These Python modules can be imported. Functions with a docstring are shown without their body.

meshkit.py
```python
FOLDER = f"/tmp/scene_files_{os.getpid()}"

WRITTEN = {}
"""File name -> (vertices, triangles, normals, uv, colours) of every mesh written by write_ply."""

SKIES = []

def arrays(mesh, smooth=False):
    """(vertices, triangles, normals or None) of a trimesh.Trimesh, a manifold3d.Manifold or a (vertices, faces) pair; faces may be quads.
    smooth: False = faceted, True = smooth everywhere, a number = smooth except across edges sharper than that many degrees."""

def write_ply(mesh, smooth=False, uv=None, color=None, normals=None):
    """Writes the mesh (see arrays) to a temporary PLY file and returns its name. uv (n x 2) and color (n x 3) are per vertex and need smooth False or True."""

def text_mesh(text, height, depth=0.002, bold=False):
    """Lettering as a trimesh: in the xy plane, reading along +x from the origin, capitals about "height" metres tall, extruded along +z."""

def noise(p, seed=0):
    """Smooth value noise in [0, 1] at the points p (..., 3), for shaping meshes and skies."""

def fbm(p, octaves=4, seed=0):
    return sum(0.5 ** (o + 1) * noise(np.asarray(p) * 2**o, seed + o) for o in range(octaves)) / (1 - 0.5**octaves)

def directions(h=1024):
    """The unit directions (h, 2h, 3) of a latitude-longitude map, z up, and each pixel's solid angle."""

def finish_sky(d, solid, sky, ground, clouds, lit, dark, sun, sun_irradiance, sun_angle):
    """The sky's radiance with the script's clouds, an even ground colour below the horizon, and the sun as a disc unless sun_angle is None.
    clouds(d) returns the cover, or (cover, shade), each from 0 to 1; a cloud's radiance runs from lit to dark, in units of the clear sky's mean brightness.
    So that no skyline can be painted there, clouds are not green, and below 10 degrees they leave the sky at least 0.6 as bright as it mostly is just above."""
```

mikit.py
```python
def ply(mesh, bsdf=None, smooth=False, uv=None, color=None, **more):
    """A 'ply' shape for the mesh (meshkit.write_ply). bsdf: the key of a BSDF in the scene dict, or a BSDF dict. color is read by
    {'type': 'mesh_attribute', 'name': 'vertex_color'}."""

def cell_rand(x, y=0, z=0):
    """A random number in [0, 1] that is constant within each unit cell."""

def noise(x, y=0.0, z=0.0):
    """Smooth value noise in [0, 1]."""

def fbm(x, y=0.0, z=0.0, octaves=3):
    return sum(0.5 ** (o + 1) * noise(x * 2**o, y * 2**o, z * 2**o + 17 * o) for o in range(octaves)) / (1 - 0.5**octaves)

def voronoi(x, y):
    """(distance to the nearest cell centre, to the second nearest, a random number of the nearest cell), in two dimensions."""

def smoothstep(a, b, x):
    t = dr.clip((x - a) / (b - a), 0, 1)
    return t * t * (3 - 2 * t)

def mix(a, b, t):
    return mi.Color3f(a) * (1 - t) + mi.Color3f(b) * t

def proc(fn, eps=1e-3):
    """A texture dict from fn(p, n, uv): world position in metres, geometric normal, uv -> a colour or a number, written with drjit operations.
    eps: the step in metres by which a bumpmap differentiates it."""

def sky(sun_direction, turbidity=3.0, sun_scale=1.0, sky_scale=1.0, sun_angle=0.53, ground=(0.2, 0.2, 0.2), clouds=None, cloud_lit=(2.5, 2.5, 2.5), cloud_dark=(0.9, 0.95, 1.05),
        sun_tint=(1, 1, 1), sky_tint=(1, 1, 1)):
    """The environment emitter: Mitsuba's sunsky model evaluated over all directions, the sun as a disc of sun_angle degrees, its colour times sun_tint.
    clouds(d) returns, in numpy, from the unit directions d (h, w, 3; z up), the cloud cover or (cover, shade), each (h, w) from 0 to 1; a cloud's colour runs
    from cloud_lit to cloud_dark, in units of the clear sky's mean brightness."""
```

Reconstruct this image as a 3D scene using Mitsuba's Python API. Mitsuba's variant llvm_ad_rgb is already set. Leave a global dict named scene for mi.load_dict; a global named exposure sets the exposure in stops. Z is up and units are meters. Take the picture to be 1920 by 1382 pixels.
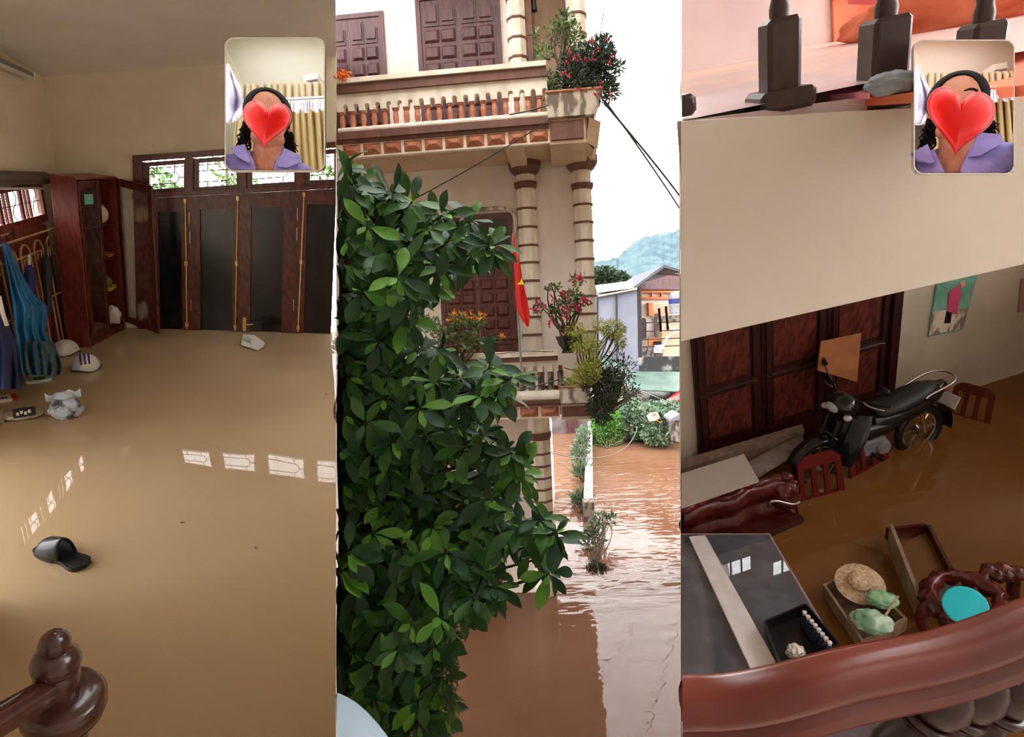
# Three flooded places side by side: a flooded living room, a flooded house front, and a stair hall above a flooded ground floor.
import math, random
import numpy as np
import trimesh, mitsuba as mi, drjit as dr
import mikit, meshkit
from mikit import proc, noise, fbm, voronoi, cell_rand, smoothstep, mix
import manifold3d as m3
from shapely.geometry import Polygon, LineString, Point

random.seed(7); np.random.seed(7)
RNG = np.random.default_rng(11)
F, CX, CY = 1100.0, 960.0, 691.0
EYE = np.array([0.0, 0.0, 3.9])


def nz(v):
    v = np.asarray(v, float)
    return v / np.linalg.norm(v)


class Place:
    """A gravity frame of its own: x right, y into the place, z up, origin at the eye; rigid."""
    def __init__(s, down, ref):
        up = -nz(down); r = np.array([(ref - CX) / F, 0, 1.0])
        y = nz(r - up * (r @ up)); x = np.cross(y, up)
        s.C2L = np.array([x, y, up])
    def ray(s, px, py): return s.C2L @ np.array([(px - CX) / F, (py - CY) / F, 1.0])
    def at(s, px, py, d): return s.ray(px, py) * d
    def z(s, px, py, z): r = s.ray(px, py); return r * (z / r[2])
    def pl(s, px, py, pl): r = s.ray(px, py); return r * (pl[1] / (pl[0] @ r))
    def px(s, p): c = s.C2L.T @ np.asarray(p, float); return (CX + F * c[0] / c[2], CY + F * c[1] / c[2], c[2])


P1 = Place((-300, 2979, 1100), 315)    # living room
P2 = Place((500, 10309, 800), 953)     # street side, whose frame is the world's
P3 = Place((319, 1500, 700), 1598)     # stair hall
PC = Place((0, 1, 0), 960)             # upright picture frames
for _p in (P1, P2, P3, PC):
    _p.M = P2.C2L @ _p.C2L.T

# ------------------------------------------------------------------ camera, sky, exposure
scene, labels = {}, {}
exposure = 0.0
_f, _u = P2.C2L @ [0, 0, 1.0], P2.C2L @ [0, -1.0, 0]
scene['camera'] = {'type': 'perspective', 'fov': math.degrees(2 * math.atan(960 / F)), 'fov_axis': 'x', 'near_clip': 0.05, 'far_clip': 2000.0,
                   'to_world': mi.ScalarTransform4f().look_at(origin=EYE.tolist(), target=(EYE + _f).tolist(), up=_u.tolist())}


def overcast(d):
    n = meshkit.fbm(d * np.array([2.0, 2.0, 5.0]) + 3.0, 4, seed=5)
    return np.ones(d.shape[:2]), np.clip((n - 0.35) * 1.6, 0, 1) * 0.5


SKY_LEVEL = 3.3
scene['sky'] = mikit.sky((0.3, -0.5, 0.8), turbidity=6.0, sun_scale=0.0, sky_scale=1.0, ground=(0.12, 0.09, 0.07), clouds=overcast,
                         cloud_lit=(SKY_LEVEL * 18,) * 3, cloud_dark=(SKY_LEVEL * 16, SKY_LEVEL * 16.6, SKY_LEVEL * 17.5))

# ------------------------------------------------------------------ mesh helpers: every mesh is (vertices, faces)
def cat(ms):
    vs, fs, n = [], [], 0
    for v, f in ms:
        v = np.asarray(v, float); f = np.asarray(f, int)
        if f.shape[1] == 4: f = np.vstack([f[:, [0, 1, 2]], f[:, [0, 2, 3]]])
        vs.append(v); fs.append(f + n); n += len(v)
    return np.vstack(vs), np.vstack(fs)


def tm(t): return np.array(t.vertices), np.array(t.faces)
def man(m): q = m.to_mesh(); return np.array(q.vert_properties[:, :3], float), np.array(q.tri_verts, int)
def rot(axis, deg): return trimesh.transformations.rotation_matrix(math.radians(deg), axis)[:3, :3]
def RZ(deg): return rot([0, 0, 1], deg)
def mv(m, R=None, t=(0, 0, 0), s=1.0):
    v = np.asarray(m[0], float) * s
    if R is not None: v = v @ np.asarray(R, float).T
    return v + np.asarray(t, float), m[1]


def basis(x, z=(0, 0, 1)):
    """Columns: x (made square to z), z cross x, z."""
    z = nz(z); x = nz(np.asarray(x, float) - z * (np.asarray(x, float) @ z))
    return np.stack([x, np.cross(z, x), z], 1)


def cbox(c, h, R=None, b=0.0):
    """Box with half sizes h and bevelled edges."""
    h = np.asarray(h, float); b = min(b, 0.45 * h.min())
    S = np.array([[x, y, z] for x in (-1, 1) for y in (-1, 1) for z in (-1, 1)], float)
    if b <= 0:
        f = np.array([[0, 1, 3, 2], [4, 6, 7, 5], [0, 4, 5, 1], [2, 3, 7, 6], [0, 2, 6, 4], [1, 5, 7, 3]])
        return mv((S * h, f), R, c)
    p = np.vstack([S * (h - b * (1 - np.eye(3)[k])) for k in range(3)])
    return mv(tm(trimesh.convex.convex_hull(p)), R, c)


def prism(pts, vec):
    """A flat outline (any number of points in order) given thickness vec."""
    pts = np.asarray(pts, float); vec = np.asarray(vec, float); n = len(pts)
    nn = np.zeros(3)
    for i in range(n): nn += np.cross(pts[i] - pts[0], pts[(i + 1) % n] - pts[0])
    nn = nz(nn); B = basis(pts[1] - pts[0], nn)
    q = (pts - pts[0]) @ B[:, :2]
    poly = Polygon(q)
    v2, tri = trimesh.creation.triangulate_polygon(poly, engine='earcut') if n > 4 else (q, np.array([[0, 1, 2], [0, 2, 3]][: n - 2]))
    a = pts[0] + np.asarray(v2) @ B[:, :2].T
    m = len(a)
    side = []
    v = np.vstack([a, a + vec, pts, pts + vec])
    for i in range(n):
        j = (i + 1) % n
        side += [[2 * m + i, 2 * m + j, 2 * m + n + j], [2 * m + i, 2 * m + n + j, 2 * m + n + i]]
    f = np.vstack([tri, np.asarray(tri)[:, ::-1] + m, side])
    if nn @ vec > 0: f = f[:, ::-1]
    return v, f


def extr(poly, depth, O=(0, 0, 0), B=np.eye(3)):
    """shapely polygon (holes allowed) in the plane of B's first two columns, thickness along its third."""
    v, f = tm(trimesh.creation.extrude_polygon(poly, depth, engine='earcut'))
    return np.asarray(O) + v @ np.asarray(B).T, f


def tube(path, r, n=8, caps=True):
    p = np.asarray(path, float); k = len(p); r = np.broadcast_to(r, k)
    t = np.gradient(p, axis=0); t /= np.linalg.norm(t, axis=1, keepdims=True) + 1e-12
    u = np.cross(t[0], [0, 0, 1.0]) if abs(t[0][2]) < 0.9 else np.cross(t[0], [1.0, 0, 0])
    u = nz(u); vs = []
    a = np.arange(n) * 2 * np.pi / n
    for i in range(k):
        u = nz(u - t[i] * (u @ t[i])); w = np.cross(t[i], u)
        vs.append(p[i] + r[i] * (np.cos(a)[:, None] * u + np.sin(a)[:, None] * w))
    v = np.vstack(vs); f = []
    for i in range(k - 1):
        for j in range(n):
            q = (j + 1) % n
            f += [[i * n + j, i * n + q, (i + 1) * n + q], [i * n + j, (i + 1) * n + q, (i + 1) * n + j]]
    if caps:
        v = np.vstack([v, p[:1], p[-1:]])
        for j in range(n):
            q = (j + 1) % n
            f += [[k * n, q, j], [k * n + 1, (k - 1) * n + j, (k - 1) * n + q]]
    return v, np.array(f)


def spline(pts, n=24):
    from scipy.interpolate import CubicSpline
    p = np.asarray(pts, float); t = np.r_[0, np.cumsum(np.linalg.norm(np.diff(p, axis=0), axis=1))]
    return CubicSpline(t, p)(np.linspace(0, t[-1], n))


def lathe(prof, n=20, c=(0, 0, 0), R=None, sides=None, turn=0.0):
    """Profile [(radius, height)] revolved about z; a small n gives a faceted column."""
    pr = np.asarray(prof, float); a = np.arange(n) * 2 * np.pi / n + turn
    v = np.vstack([np.stack([r * np.cos(a), r * np.sin(a), 0 * a + z], 1) for r, z in pr]); k = len(pr); f = []
    for i in range(k - 1):
        for j in range(n):
            q = (j + 1) % n
            f += [[i * n + j, i * n + q, (i + 1) * n + q], [i * n + j, (i + 1) * n + q, (i + 1) * n + j]]
    v = np.vstack([v, [[0, 0, pr[0][1]], [0, 0, pr[-1][1]]]])
    for j in range(n):
        q = (j + 1) % n
        f += [[k * n, q, j], [k * n + 1, (k - 1) * n + j, (k - 1) * n + q]]
    return mv((v, np.array(f)), R, c)


def blob(c, h, sub=3, amp=0.0, freq=3.0, R=None, seed=0, flat=None):
    """A rounded lump with noise; flat: cut level as a fraction of its half height."""
    v, f = tm(trimesh.creation.icosphere(sub)); d = v.copy()
    if amp: v = v * (1 + amp * (meshkit.fbm(d * freq + 5.3 * seed + 9, 3, seed)[:, None] - 0.5) * 2)
    if flat is not None: v[:, 2] = np.maximum(v[:, 2], flat)
    return mv((v * np.asarray(h, float), f), R, c)


def sheet(grid, th=0.004):
    """A grid (n, m, 3) of points as cloth or card with a thickness."""
    g = np.asarray(grid, float); n, m = g.shape[:2]
    du, dv = np.gradient(g, axis=0), np.gradient(g, axis=1)
    nn = np.cross(du, dv); nn /= np.linalg.norm(nn, axis=2, keepdims=True) + 1e-12
    v = np.vstack([(g + nn * th / 2).reshape(-1, 3), (g - nn * th / 2).reshape(-1, 3)]); f = []
    I = np.arange(n * m).reshape(n, m); N = n * m
    q = np.stack([I[:-1, :-1], I[1:, :-1], I[1:, 1:], I[:-1, 1:]], -1).reshape(-1, 4)
    f = [q, q[:, ::-1] + N]
    rim = np.r_[I[0, :-1], I[:-1, -1], I[-1, :0:-1], I[:0:-1, 0]]
    nx = np.roll(rim, -1)
    f.append(np.stack([rim, nx, nx + N, rim + N], 1))
    return v, np.vstack(f)


# ------------------------------------------------------------------ entries
def numbered(key):
    if key not in scene and key not in labels: return key
    k = 1
    while f'{key}_{k:03d}' in scene or f'{key}_{k:03d}' in labels: k += 1
    return f'{key}_{k:03d}'


def thing(name, label=None, cat_=None, group=None, kind=None):
    key = numbered(name); labels[key] = {}
    for k, x in (('label', label), ('category', cat_), ('group', group), ('kind', kind)):
        if x: labels[key][k] = x
    return key


def put(P, key, mesh, mat, smooth=False, **more):
    """One mesh, given in the place's frame, as the entry key."""
    v, f = mesh
    f = np.asarray(f, int)
    if f.shape[1] == 4: f = np.vstack([f[:, [0, 1, 2]], f[:, [0, 2, 3]]])
    scene[key] = mikit.ply((np.asarray(v, float) @ P.M.T + EYE, f), mat, smooth, **more)
    return key


def part(P, parent, name, mesh, mat, smooth=False, label=None, kind=None, **more):
    key = numbered(parent + '__' + name)
    put(P, key, mesh, mat, smooth, **more)
    if label or kind:
        labels[key] = {k: x for k, x in (('label', label), ('kind', kind)) if x}
    return key


def solo(P, name, mesh, mat, label=None, cat_=None, smooth=False, group=None, kind=None, **more):
    key = thing(name, label, cat_, group, kind)
    return put(P, key, mesh, mat, smooth, **more)


def placed(P, L):
    """to_world of a shared mesh whose local matrix in the place's frame is L (4x4)."""
    A = np.eye(4); A[:3, :3] = P.M; A[:3, 3] = EYE
    return mi.ScalarTransform4f((A @ L).tolist())


def mat4(R, t, s=1.0):
    L = np.eye(4); L[:3, :3] = np.asarray(R) * s; L[:3, 3] = t
    return L


# ------------------------------------------------------------------ materials
def c(r, g, b):
    x = np.array([r, g, b], float) / 255
    return np.where(x <= 0.04045, x / 12.92, ((x + 0.055) / 1.055) ** 2.4).tolist()


def rgb(v): return {'type': 'rgb', 'value': list(map(float, v))}
def mat(name, color, rough=0.5, metal=0.0, spec=0.5, coat=0.0, sheen=0.0, **more):
    tex = color if isinstance(color, dict) else rgb(color)
    scene[name] = {'type': 'twosided', 'bsdf': {'type': 'principled', 'base_color': tex, 'roughness': rough, 'metallic': metal, 'specular': spec, 'clearcoat': coat, 'sheen': sheen, **more}}
    return name


def speckle(a, b, fx=30.0, fz=30.0, lo=0.35, hi=0.65):
    """Two tones mixed by noise stretched along world axes."""
    return proc(lambda p, n, uv: mix(a, b, smoothstep(lo, hi, fbm(p.x * fx, p.y * fx, p.z * fz, 4))))


def woodtex(a, b, f=35.0, fz=2.5):
    return proc(lambda p, n, uv: mix(a, b, smoothstep(0.25, 0.75, fbm(p.x * f + 3 * noise(p.z * 1.5, p.x * 2), p.y * f, p.z * fz, 3))))


def bumped(inner, fn, scale, eps=1e-3):
    return {'type': 'bumpmap', 'arbitrary': {**proc(fn, eps)}, 'scale': scale, 'bsdf': inner}


mat('m_wall_cream', speckle(c(208, 197, 174), c(214, 203, 182), 3, 3), 0.85, spec=0.2)
mat('m_ceiling', speckle(c(196, 190, 182), c(202, 197, 190), 2, 2), 0.9, spec=0.2)
mat('m_dark_wood', woodtex(c(58, 20, 17), c(94, 36, 27)), 0.32, spec=0.5, coat=0.25)
mat('m_red_wood', woodtex(c(96, 40, 35), c(120, 54, 46)), 0.3, coat=0.3)
mat('m_newel', woodtex(c(48, 20, 16), c(62, 27, 20)), 0.16, coat=0.6)
mat('m_brass', c(206, 170, 110), 0.35, metal=0.6)
mat('m_grille', c(178, 142, 98), 0.45, metal=0.3)
mat('m_dark_glass', c(24, 22, 26), 0.06, spec=0.5)
mat('m_black', c(16, 16, 18), 0.35)
mat('m_black_gloss', c(12, 13, 16), 0.15, coat=0.5)
mat('m_white', c(226, 226, 224), 0.4)
mat('m_grey', c(120, 120, 122), 0.5)
mat('m_chrome', c(200, 200, 205), 0.18, metal=1.0)
scene['m_pane'] = {'type': 'thindielectric'}
# ================================================================== the flooded living room
UP = np.array([0, 0, 1.0])
W1 = -2.9                                                   # water level below the eye
da, db = P1.z(289, 616, W1), P1.z(640, 626.4, W1)
H1 = nz(db - da)                                             # along the door wall
N1 = np.cross(H1, UP)                                        # out of the door wall, towards the room
if N1[1] > 0: N1 = -N1
DW = (N1, N1 @ da)
D1 = P1.ray(640, 330); D1[2] = 0; D1 = nz(D1)                # along the left wall, away from the eye
NL = nz(np.cross(D1, UP))                                    # out of the left wall, into the room
lw0 = P1.z(104, 650, W1)
LWP = (NL, NL @ lw0)
_A = np.array([DW[0][:2], LWP[0][:2]]); _c = np.linalg.solve(_A, [DW[1], LWP[1]])
CORNER = np.array([_c[0], _c[1], 0])
ceil_c = P1.pl(152, 152, DW)[2]; ceil_r = P1.pl(630, 105.5, DW)
ceil_l = P1.pl(0, 95, LWP)


def d1(px, py, off=0.0): return P1.pl(px, py, (DW[0], DW[1] + off))
def l1(px, py, off=0.0): return P1.pl(px, py, (LWP[0], LWP[1] + off))
def dq(pxs, off, th): return prism([d1(x, y, off) for x, y in pxs], -N1 * th)
def lq(pxs, off, th): return prism([l1(x, y, off) for x, y in pxs], -NL * th)


water_bump = lambda s, a: (lambda p, n, uv: fbm(p.x * s, p.y * s, p.z * s, 3))
scene['m_water_room'] = {'type': 'twosided', 'bsdf': bumped({'type': 'plastic', 'diffuse_reflectance': proc(lambda p, n, uv: mix(c(188, 166, 134), c(198, 176, 144), smoothstep(0.3, 0.7, fbm(p.x * 0.7, p.y * 0.7, 3.0, 3)))),
                                                    'int_ior': 1.33, 'nonlinear': True}, lambda p, n, uv: fbm(p.x * 1.5, p.y * 1.5, 1.0, 2), 0.004)}

# door wall with the opening of the door set, left wall with its window band and an unseen opening nearer the eye, added to let light in
cc = lambda p, z: np.array([p[0], p[1], z])
wall = [cc(CORNER, W1 - 0.3), cc(CORNER, ceil_c + 0.05), ceil_r + [0, 0, 0.05], d1(630, 267), d1(249, 292), cc(d1(262, 600), W1 - 0.3)]
key = solo(P1, 'wall_back', prism(wall, -N1 * 0.15), 'm_wall_cream', kind='structure', label='cream plaster wall above and beside the dark wooden folding doors')


def lwc(p): return ((CORNER - p)[:2] @ D1[:2], p[2])


LB = np.stack([-D1, UP, -NL], 1) if np.linalg.det(np.stack([-D1, UP, -NL], 1)) > 0 else np.stack([-D1, UP, NL], 1)
s0, zt = lwc(l1(70, 350)); s0b, zb = lwc(l1(68, 404))
WS0, WS1, WZ0, WZ1 = s0, s0 + 1.9, zb, zt
LIGHT_GAP = (3.85, 6.0)
ceil_at = lambda s: ceil_c + (ceil_l[2] - ceil_c) * s / lwc(ceil_l)[0]
zmax = lambda s: ceil_at(s) + 0.03
lw_poly = Polygon([(0, W1 - 0.3), (11.6, W1 - 0.3), (11.6, zmax(11.6)), (0, zmax(0))])
lw_poly = lw_poly.difference(Polygon([(WS0, WZ0), (WS1, WZ0), (WS1, WZ1), (WS0, WZ1)])).difference(Polygon([(LIGHT_GAP[0], -2.7), (LIGHT_GAP[1], -2.7), (LIGHT_GAP[1], 0.36), (LIGHT_GAP[0], 0.36)]))
off = -0.04 if (LB[:, 2] @ NL) > 0 else 0.0
solo(P1, 'wall_left', extr(lw_poly, 0.04, CORNER + off * LB[:, 2], LB), 'm_wall_cream', kind='structure', label='cream plaster wall at the left with a band of windows high up')
near_l = cc(CORNER - D1 * 9.4, 0); near_r = P1.ray(630, 900) * 1.2
cz = lambda p: ceil_c + (ceil_r[2] - ceil_c) * ((p - CORNER)[:2] @ H1[:2]) / ((ceil_r - CORNER)[:2] @ H1[:2]) + (ceil_l[2] - ceil_c) * 0.35 * max(0, (CORNER - p)[1]) / (CORNER - ceil_l)[1]
ce = [cc(CORNER, ceil_c), ceil_r, P1.ray(630, 0) * 5.0, ceil_l]
# the ceiling plane through three points of its edges
cpn = nz(np.cross(ceil_r - ce[0], ceil_l - ce[0])); cpd = cpn @ ce[0]
on_c = lambda p: cc(p, (cpd - cpn[0] * p[0] - cpn[1] * p[1]) / cpn[2])
part_xy = lambda y: (lambda r: np.array([r[0] * y / r[1], y, 0]))(P1.ray(630, 120))
ceil_pts = [on_c(CORNER - N1 * .1 - NL * .1), on_c(part_xy(9.0)), on_c(part_xy(.25)), on_c(np.array([.9, -1.4, 0])), on_c(CORNER - D1 * 11.6 - NL * .1)]
solo(P1, 'ceiling', prism(ceil_pts, UP * 0.15), 'm_ceiling', kind='structure', label='plain grey white ceiling of the flooded room')
wp = [cc(CORNER - NL * .1 - N1 * .1, W1), P1.z(630, 622, W1), P1.z(630, 5000, W1), cc(CORNER - D1 * 11.4, W1), cc(CORNER - D1 * 11.0 - NL * .1, W1)]
wv, wf = prism(wp, -UP * 0.02)
solo(P1, 'flood_water', (wv, wf), 'm_water_room', 'still muddy brown flood water across the room in front of the dark wooden doors', 'flood water')


def partition(P, name, px, y0, y1, near, far, w, label, m='m_wall_cream'):
    """A thin wall that runs away from the eye."""
    a, b_ = P.ray(px, y0), P.ray(px, y1)
    a2, b2 = P.ray(px + w, y0), P.ray(px + w, y1)
    v = np.array([a * near, b_ * near, b_ * far, a * far, a2 * near, b2 * near, b2 * far, a2 * far])
    f = np.array([[0, 1, 2, 3], [7, 6, 5, 4], [0, 4, 5, 1], [2, 6, 7, 3], [1, 5, 6, 2], [0, 3, 7, 4]])
    solo(P, name, (v, f), m, kind='structure', label=label)


partition(P1, 'wall_right_added', 629.5, -900, 2400, 2.4, 5.0, 0.7, 'edge-on cream divider, added to keep light off the near living room water')  # edge-on divider, kept here to hold light off the near water

# wing wall added out of view to keep light off the near water
_e0 = P1.z(-30, 1130, W1); _e1 = cc(CORNER - D1 * ((CORNER - _e0) @ D1) , 0); _e1 = np.array([_e0[0] - 2.2, _e0[1], 0])
_t = (LWP[1] - LWP[0][:2] @ _e0[:2]) / LWP[0][0]; _e1 = np.array([_e0[0] + _t, _e0[1], 0])
solo(P1, 'wall_added_wing', prism([cc(_e0, W1 - .2), cc(_e1, W1 - .2), cc(_e1, 1.2), cc(_e0, 1.2)], np.array([0, -.08, 0])), 'm_wall_cream', kind='structure', label='short cream wing wall added out of view to shade the near water')

# ------------------------------------------------------------------ the door set: four leaves under four transom windows
dt = thing('trim_1', 'dark wooden frame around the folding doors and transom windows', kind='structure')
part(P1, dt, 'top_beam', dq([(248, 291.5), (630, 265.5), (630, 277), (248, 303.5)], 0.05, 0.17), 'm_dark_wood')
part(P1, dt, 'transom_rail', dq([(248, 363), (630, 345), (630, 353.5), (248, 373)], 0.06, 0.17), 'm_dark_wood')
part(P1, dt, 'side_post', dq([(248, 292), (266, 291), (272, 640), (257, 640)], 0.045, 0.15), 'm_dark_wood')
for i, x in enumerate((346.5, 446.5, 555)):
    yt, yb = 297 - (x - 248) * .068, 366 - (x - 248) * .05
    part(P1, dt, 'mullion', dq([(x, yt), (x + 15, yt - 1), (x + 15, yb), (x, yb)], 0.055, 0.16), 'm_dark_wood')
glass = [((268, 348), (305, 299), (365, 360)), ((361, 447), (298, 292), (361, 356)), ((461, 555), (291, 284), (356, 350)), ((569, 630), (284, 279), (349, 346))]
mat('m_came', c(92, 100, 104), 0.5)
scene['m_frost'] = {'type': 'thindielectric'}
for i, ((xa, xb), (ta, tb), (ba, bb)) in enumerate(glass):
    w = thing(f'window_{i + 1}', ('transom window over the folding doors, nearest the cabinet', 'transom window over the second door leaf', 'transom window over the door leaf with the handle', 'transom window cut off by the right edge of the room')[i], kind='structure')
    y = lambda t, s: (ta + (tb - ta) * t) + ((ba + (bb - ba) * t) - (ta + (tb - ta) * t)) * s
    P_ = lambda t, s: (xa + (xb - xa) * t, y(t, s))
    fw, fh = 12 / (xb - xa), 8 / 60
    r = 1.0 if xb < 629 else 1.2
    for q in ([P_(0, 0), P_(1, 0), P_(1, fh), P_(0, fh)], [P_(0, 1 - fh), P_(1, 1 - fh), P_(1, 1), P_(0, 1)], [P_(0, fh), P_(fw, fh), P_(fw, 1 - fh), P_(0, 1 - fh)], [P_(1 - fw * .3, fh), P_(1, fh), P_(1, 1 - fh), P_(1 - fw * .3, 1 - fh)]):
        part(P1, w, 'sash', dq(q, 0.02, 0.06), 'm_dark_wood')
    part(P1, w, 'pane', dq([P_(fw, fh), P_(1, fh), P_(1, 1 - fh), P_(fw, 1 - fh)], -0.03, 0.004), 'm_frost')
    # leaded grille: two levels of bars, two uprights and a rounded centre field
    ln = []
    for t in (0.33, 0.74): ln.append([P_(t, 0.02), P_(t, 0.38)]); ln.append([P_(t, 0.70), P_(t, 0.98)])
    ln.append([P_(0.02, 0.20), P_(0.98, 0.20)]); ln.append([P_(0.02, 0.86), P_(0.98, 0.86)])
    a = np.linspace(-90, 90, 9)
    ov = [P_(0.10, 0.38)] + [P_(0.72 + 0.13 * math.cos(math.radians(q)), 0.54 + 0.16 * math.sin(math.radians(q))) for q in a] + [P_(0.10, 0.70)]
    ln.append(ov); ln.append([P_(0.85, 0.54), P_(0.98, 0.54)])
    part(P1, w, 'grille', cat([tube([d1(x_, y_, 0.035) for x_, y_ in l], 0.0055, 5) for l in ln]), 'm_came')

scene['m_door_glass'] = {'type': 'twosided', 'bsdf': {'type': 'roughplastic', 'diffuse_reflectance': proc(lambda p, n, uv: mix(c(10, 10, 14), c(26, 24, 28), smoothstep(0.4, 0.8, fbm(p.x * 5, p.y * 5, p.z * 3, 3)))), 'alpha': 0.05}}
leaves = [(258, 348, 'dark glazed door leaf behind the open cabinet door'), (348, 445, 'dark glazed door leaf between two brass bolts, left of the handle'), (445, 566, 'dark glazed door leaf with the brass lever handle'), (566, 630, 'dark glazed door leaf at the right edge of the room')]
for i, (xa, xb, lab) in enumerate(leaves):
    dr_ = thing(f'door_{i + 1}', lab, kind='structure')
    yt = lambda x: 371.5 - (x - 288) * 0.051
    yw = lambda x: 634.0
    sl = (22 if i else 20) if i < 3 else 9
    ln = {0: (37, 9), 1: (26.5, 8.5), 2: (26, 33), 3: (10, 0)}[i]
    xs = [xa, xa + ln[0], xb - ln[1], xb]
    sk = lambda x, y: (x - (x - 415) * 0.00018 * (y - 372), y)   # door edges lean a little towards the middle
    Q = lambda x0, x1, y0a, y0b, y1: [sk(x0, y0a), sk(x1, y0b), sk(x1, y1), sk(x0, y1)]
    part(P1, dr_, 'stile', dq(Q(xs[0], xs[1], yt(xs[0]), yt(xs[1]), 634), 0.03, 0.06), 'm_dark_wood')
    if ln[1]: part(P1, dr_, 'stile', dq(Q(xs[2], xs[3], yt(xs[2]), yt(xs[3]), 634), 0.03, 0.06), 'm_dark_wood')
    part(P1, dr_, 'top_rail', dq(Q(xs[1], xs[2], yt(xs[1]), yt(xs[2]), yt(xs[1]) + 26), 0.025, 0.055), 'm_dark_wood')
    part(P1, dr_, 'glass', dq(Q(xs[1], xs[2], yt(xs[1]) + 26, yt(xs[1]) + 25, 634), 0.0, 0.02), 'm_door_glass')
for x0, y0, x1, y1, d_ in ((347, 372, 350.5, 616, 'door_1'), (445.5, 367, 441, 621, 'door_2'), (570, 360, 558.3, 622, 'door_3')):
    k = part(P1, d_, 'bolt_rod', tube([d1(x0, y0, 0.055), d1(x1, y1, 0.055)], 0.011, 8), 'm_brass', True, label='long brass bolt rod')
    for t in (0.02, 0.5, 0.97):
        part(P1, k, 'clasp', cbox(d1(x0 + (x1 - x0) * t, y0 + (y1 - y0) * t, 0.05), (0.02, 0.02, 0.035), np.stack([H1, -N1, UP], 1), 0.006), 'm_brass')
for d_, ps in (('door_2', ((355, 399, 421), (356, 434, 456), (358, 562, 582))), ('door_3', ((557.5, 390, 413), (556.5, 427, 451), (550.5, 561, 583)))):
    for x, a, b in ps:
        part(P1, d_, 'hinge', tube([d1(x, a, 0.04), d1(x, b, 0.04)], 0.008, 6), 'm_chrome', True)
k = part(P1, 'door_3', 'handle', dq([(455.5, 596), (461.5, 596), (461, 621), (455, 621)], 0.05, 0.03), 'm_brass', label='brass lever handle')
part(P1, k, 'lever', tube([d1(459, 609, 0.06), d1(459, 609, 0.10), d1(474, 608, 0.10)], 0.011, 8), 'm_brass', True)

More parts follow.
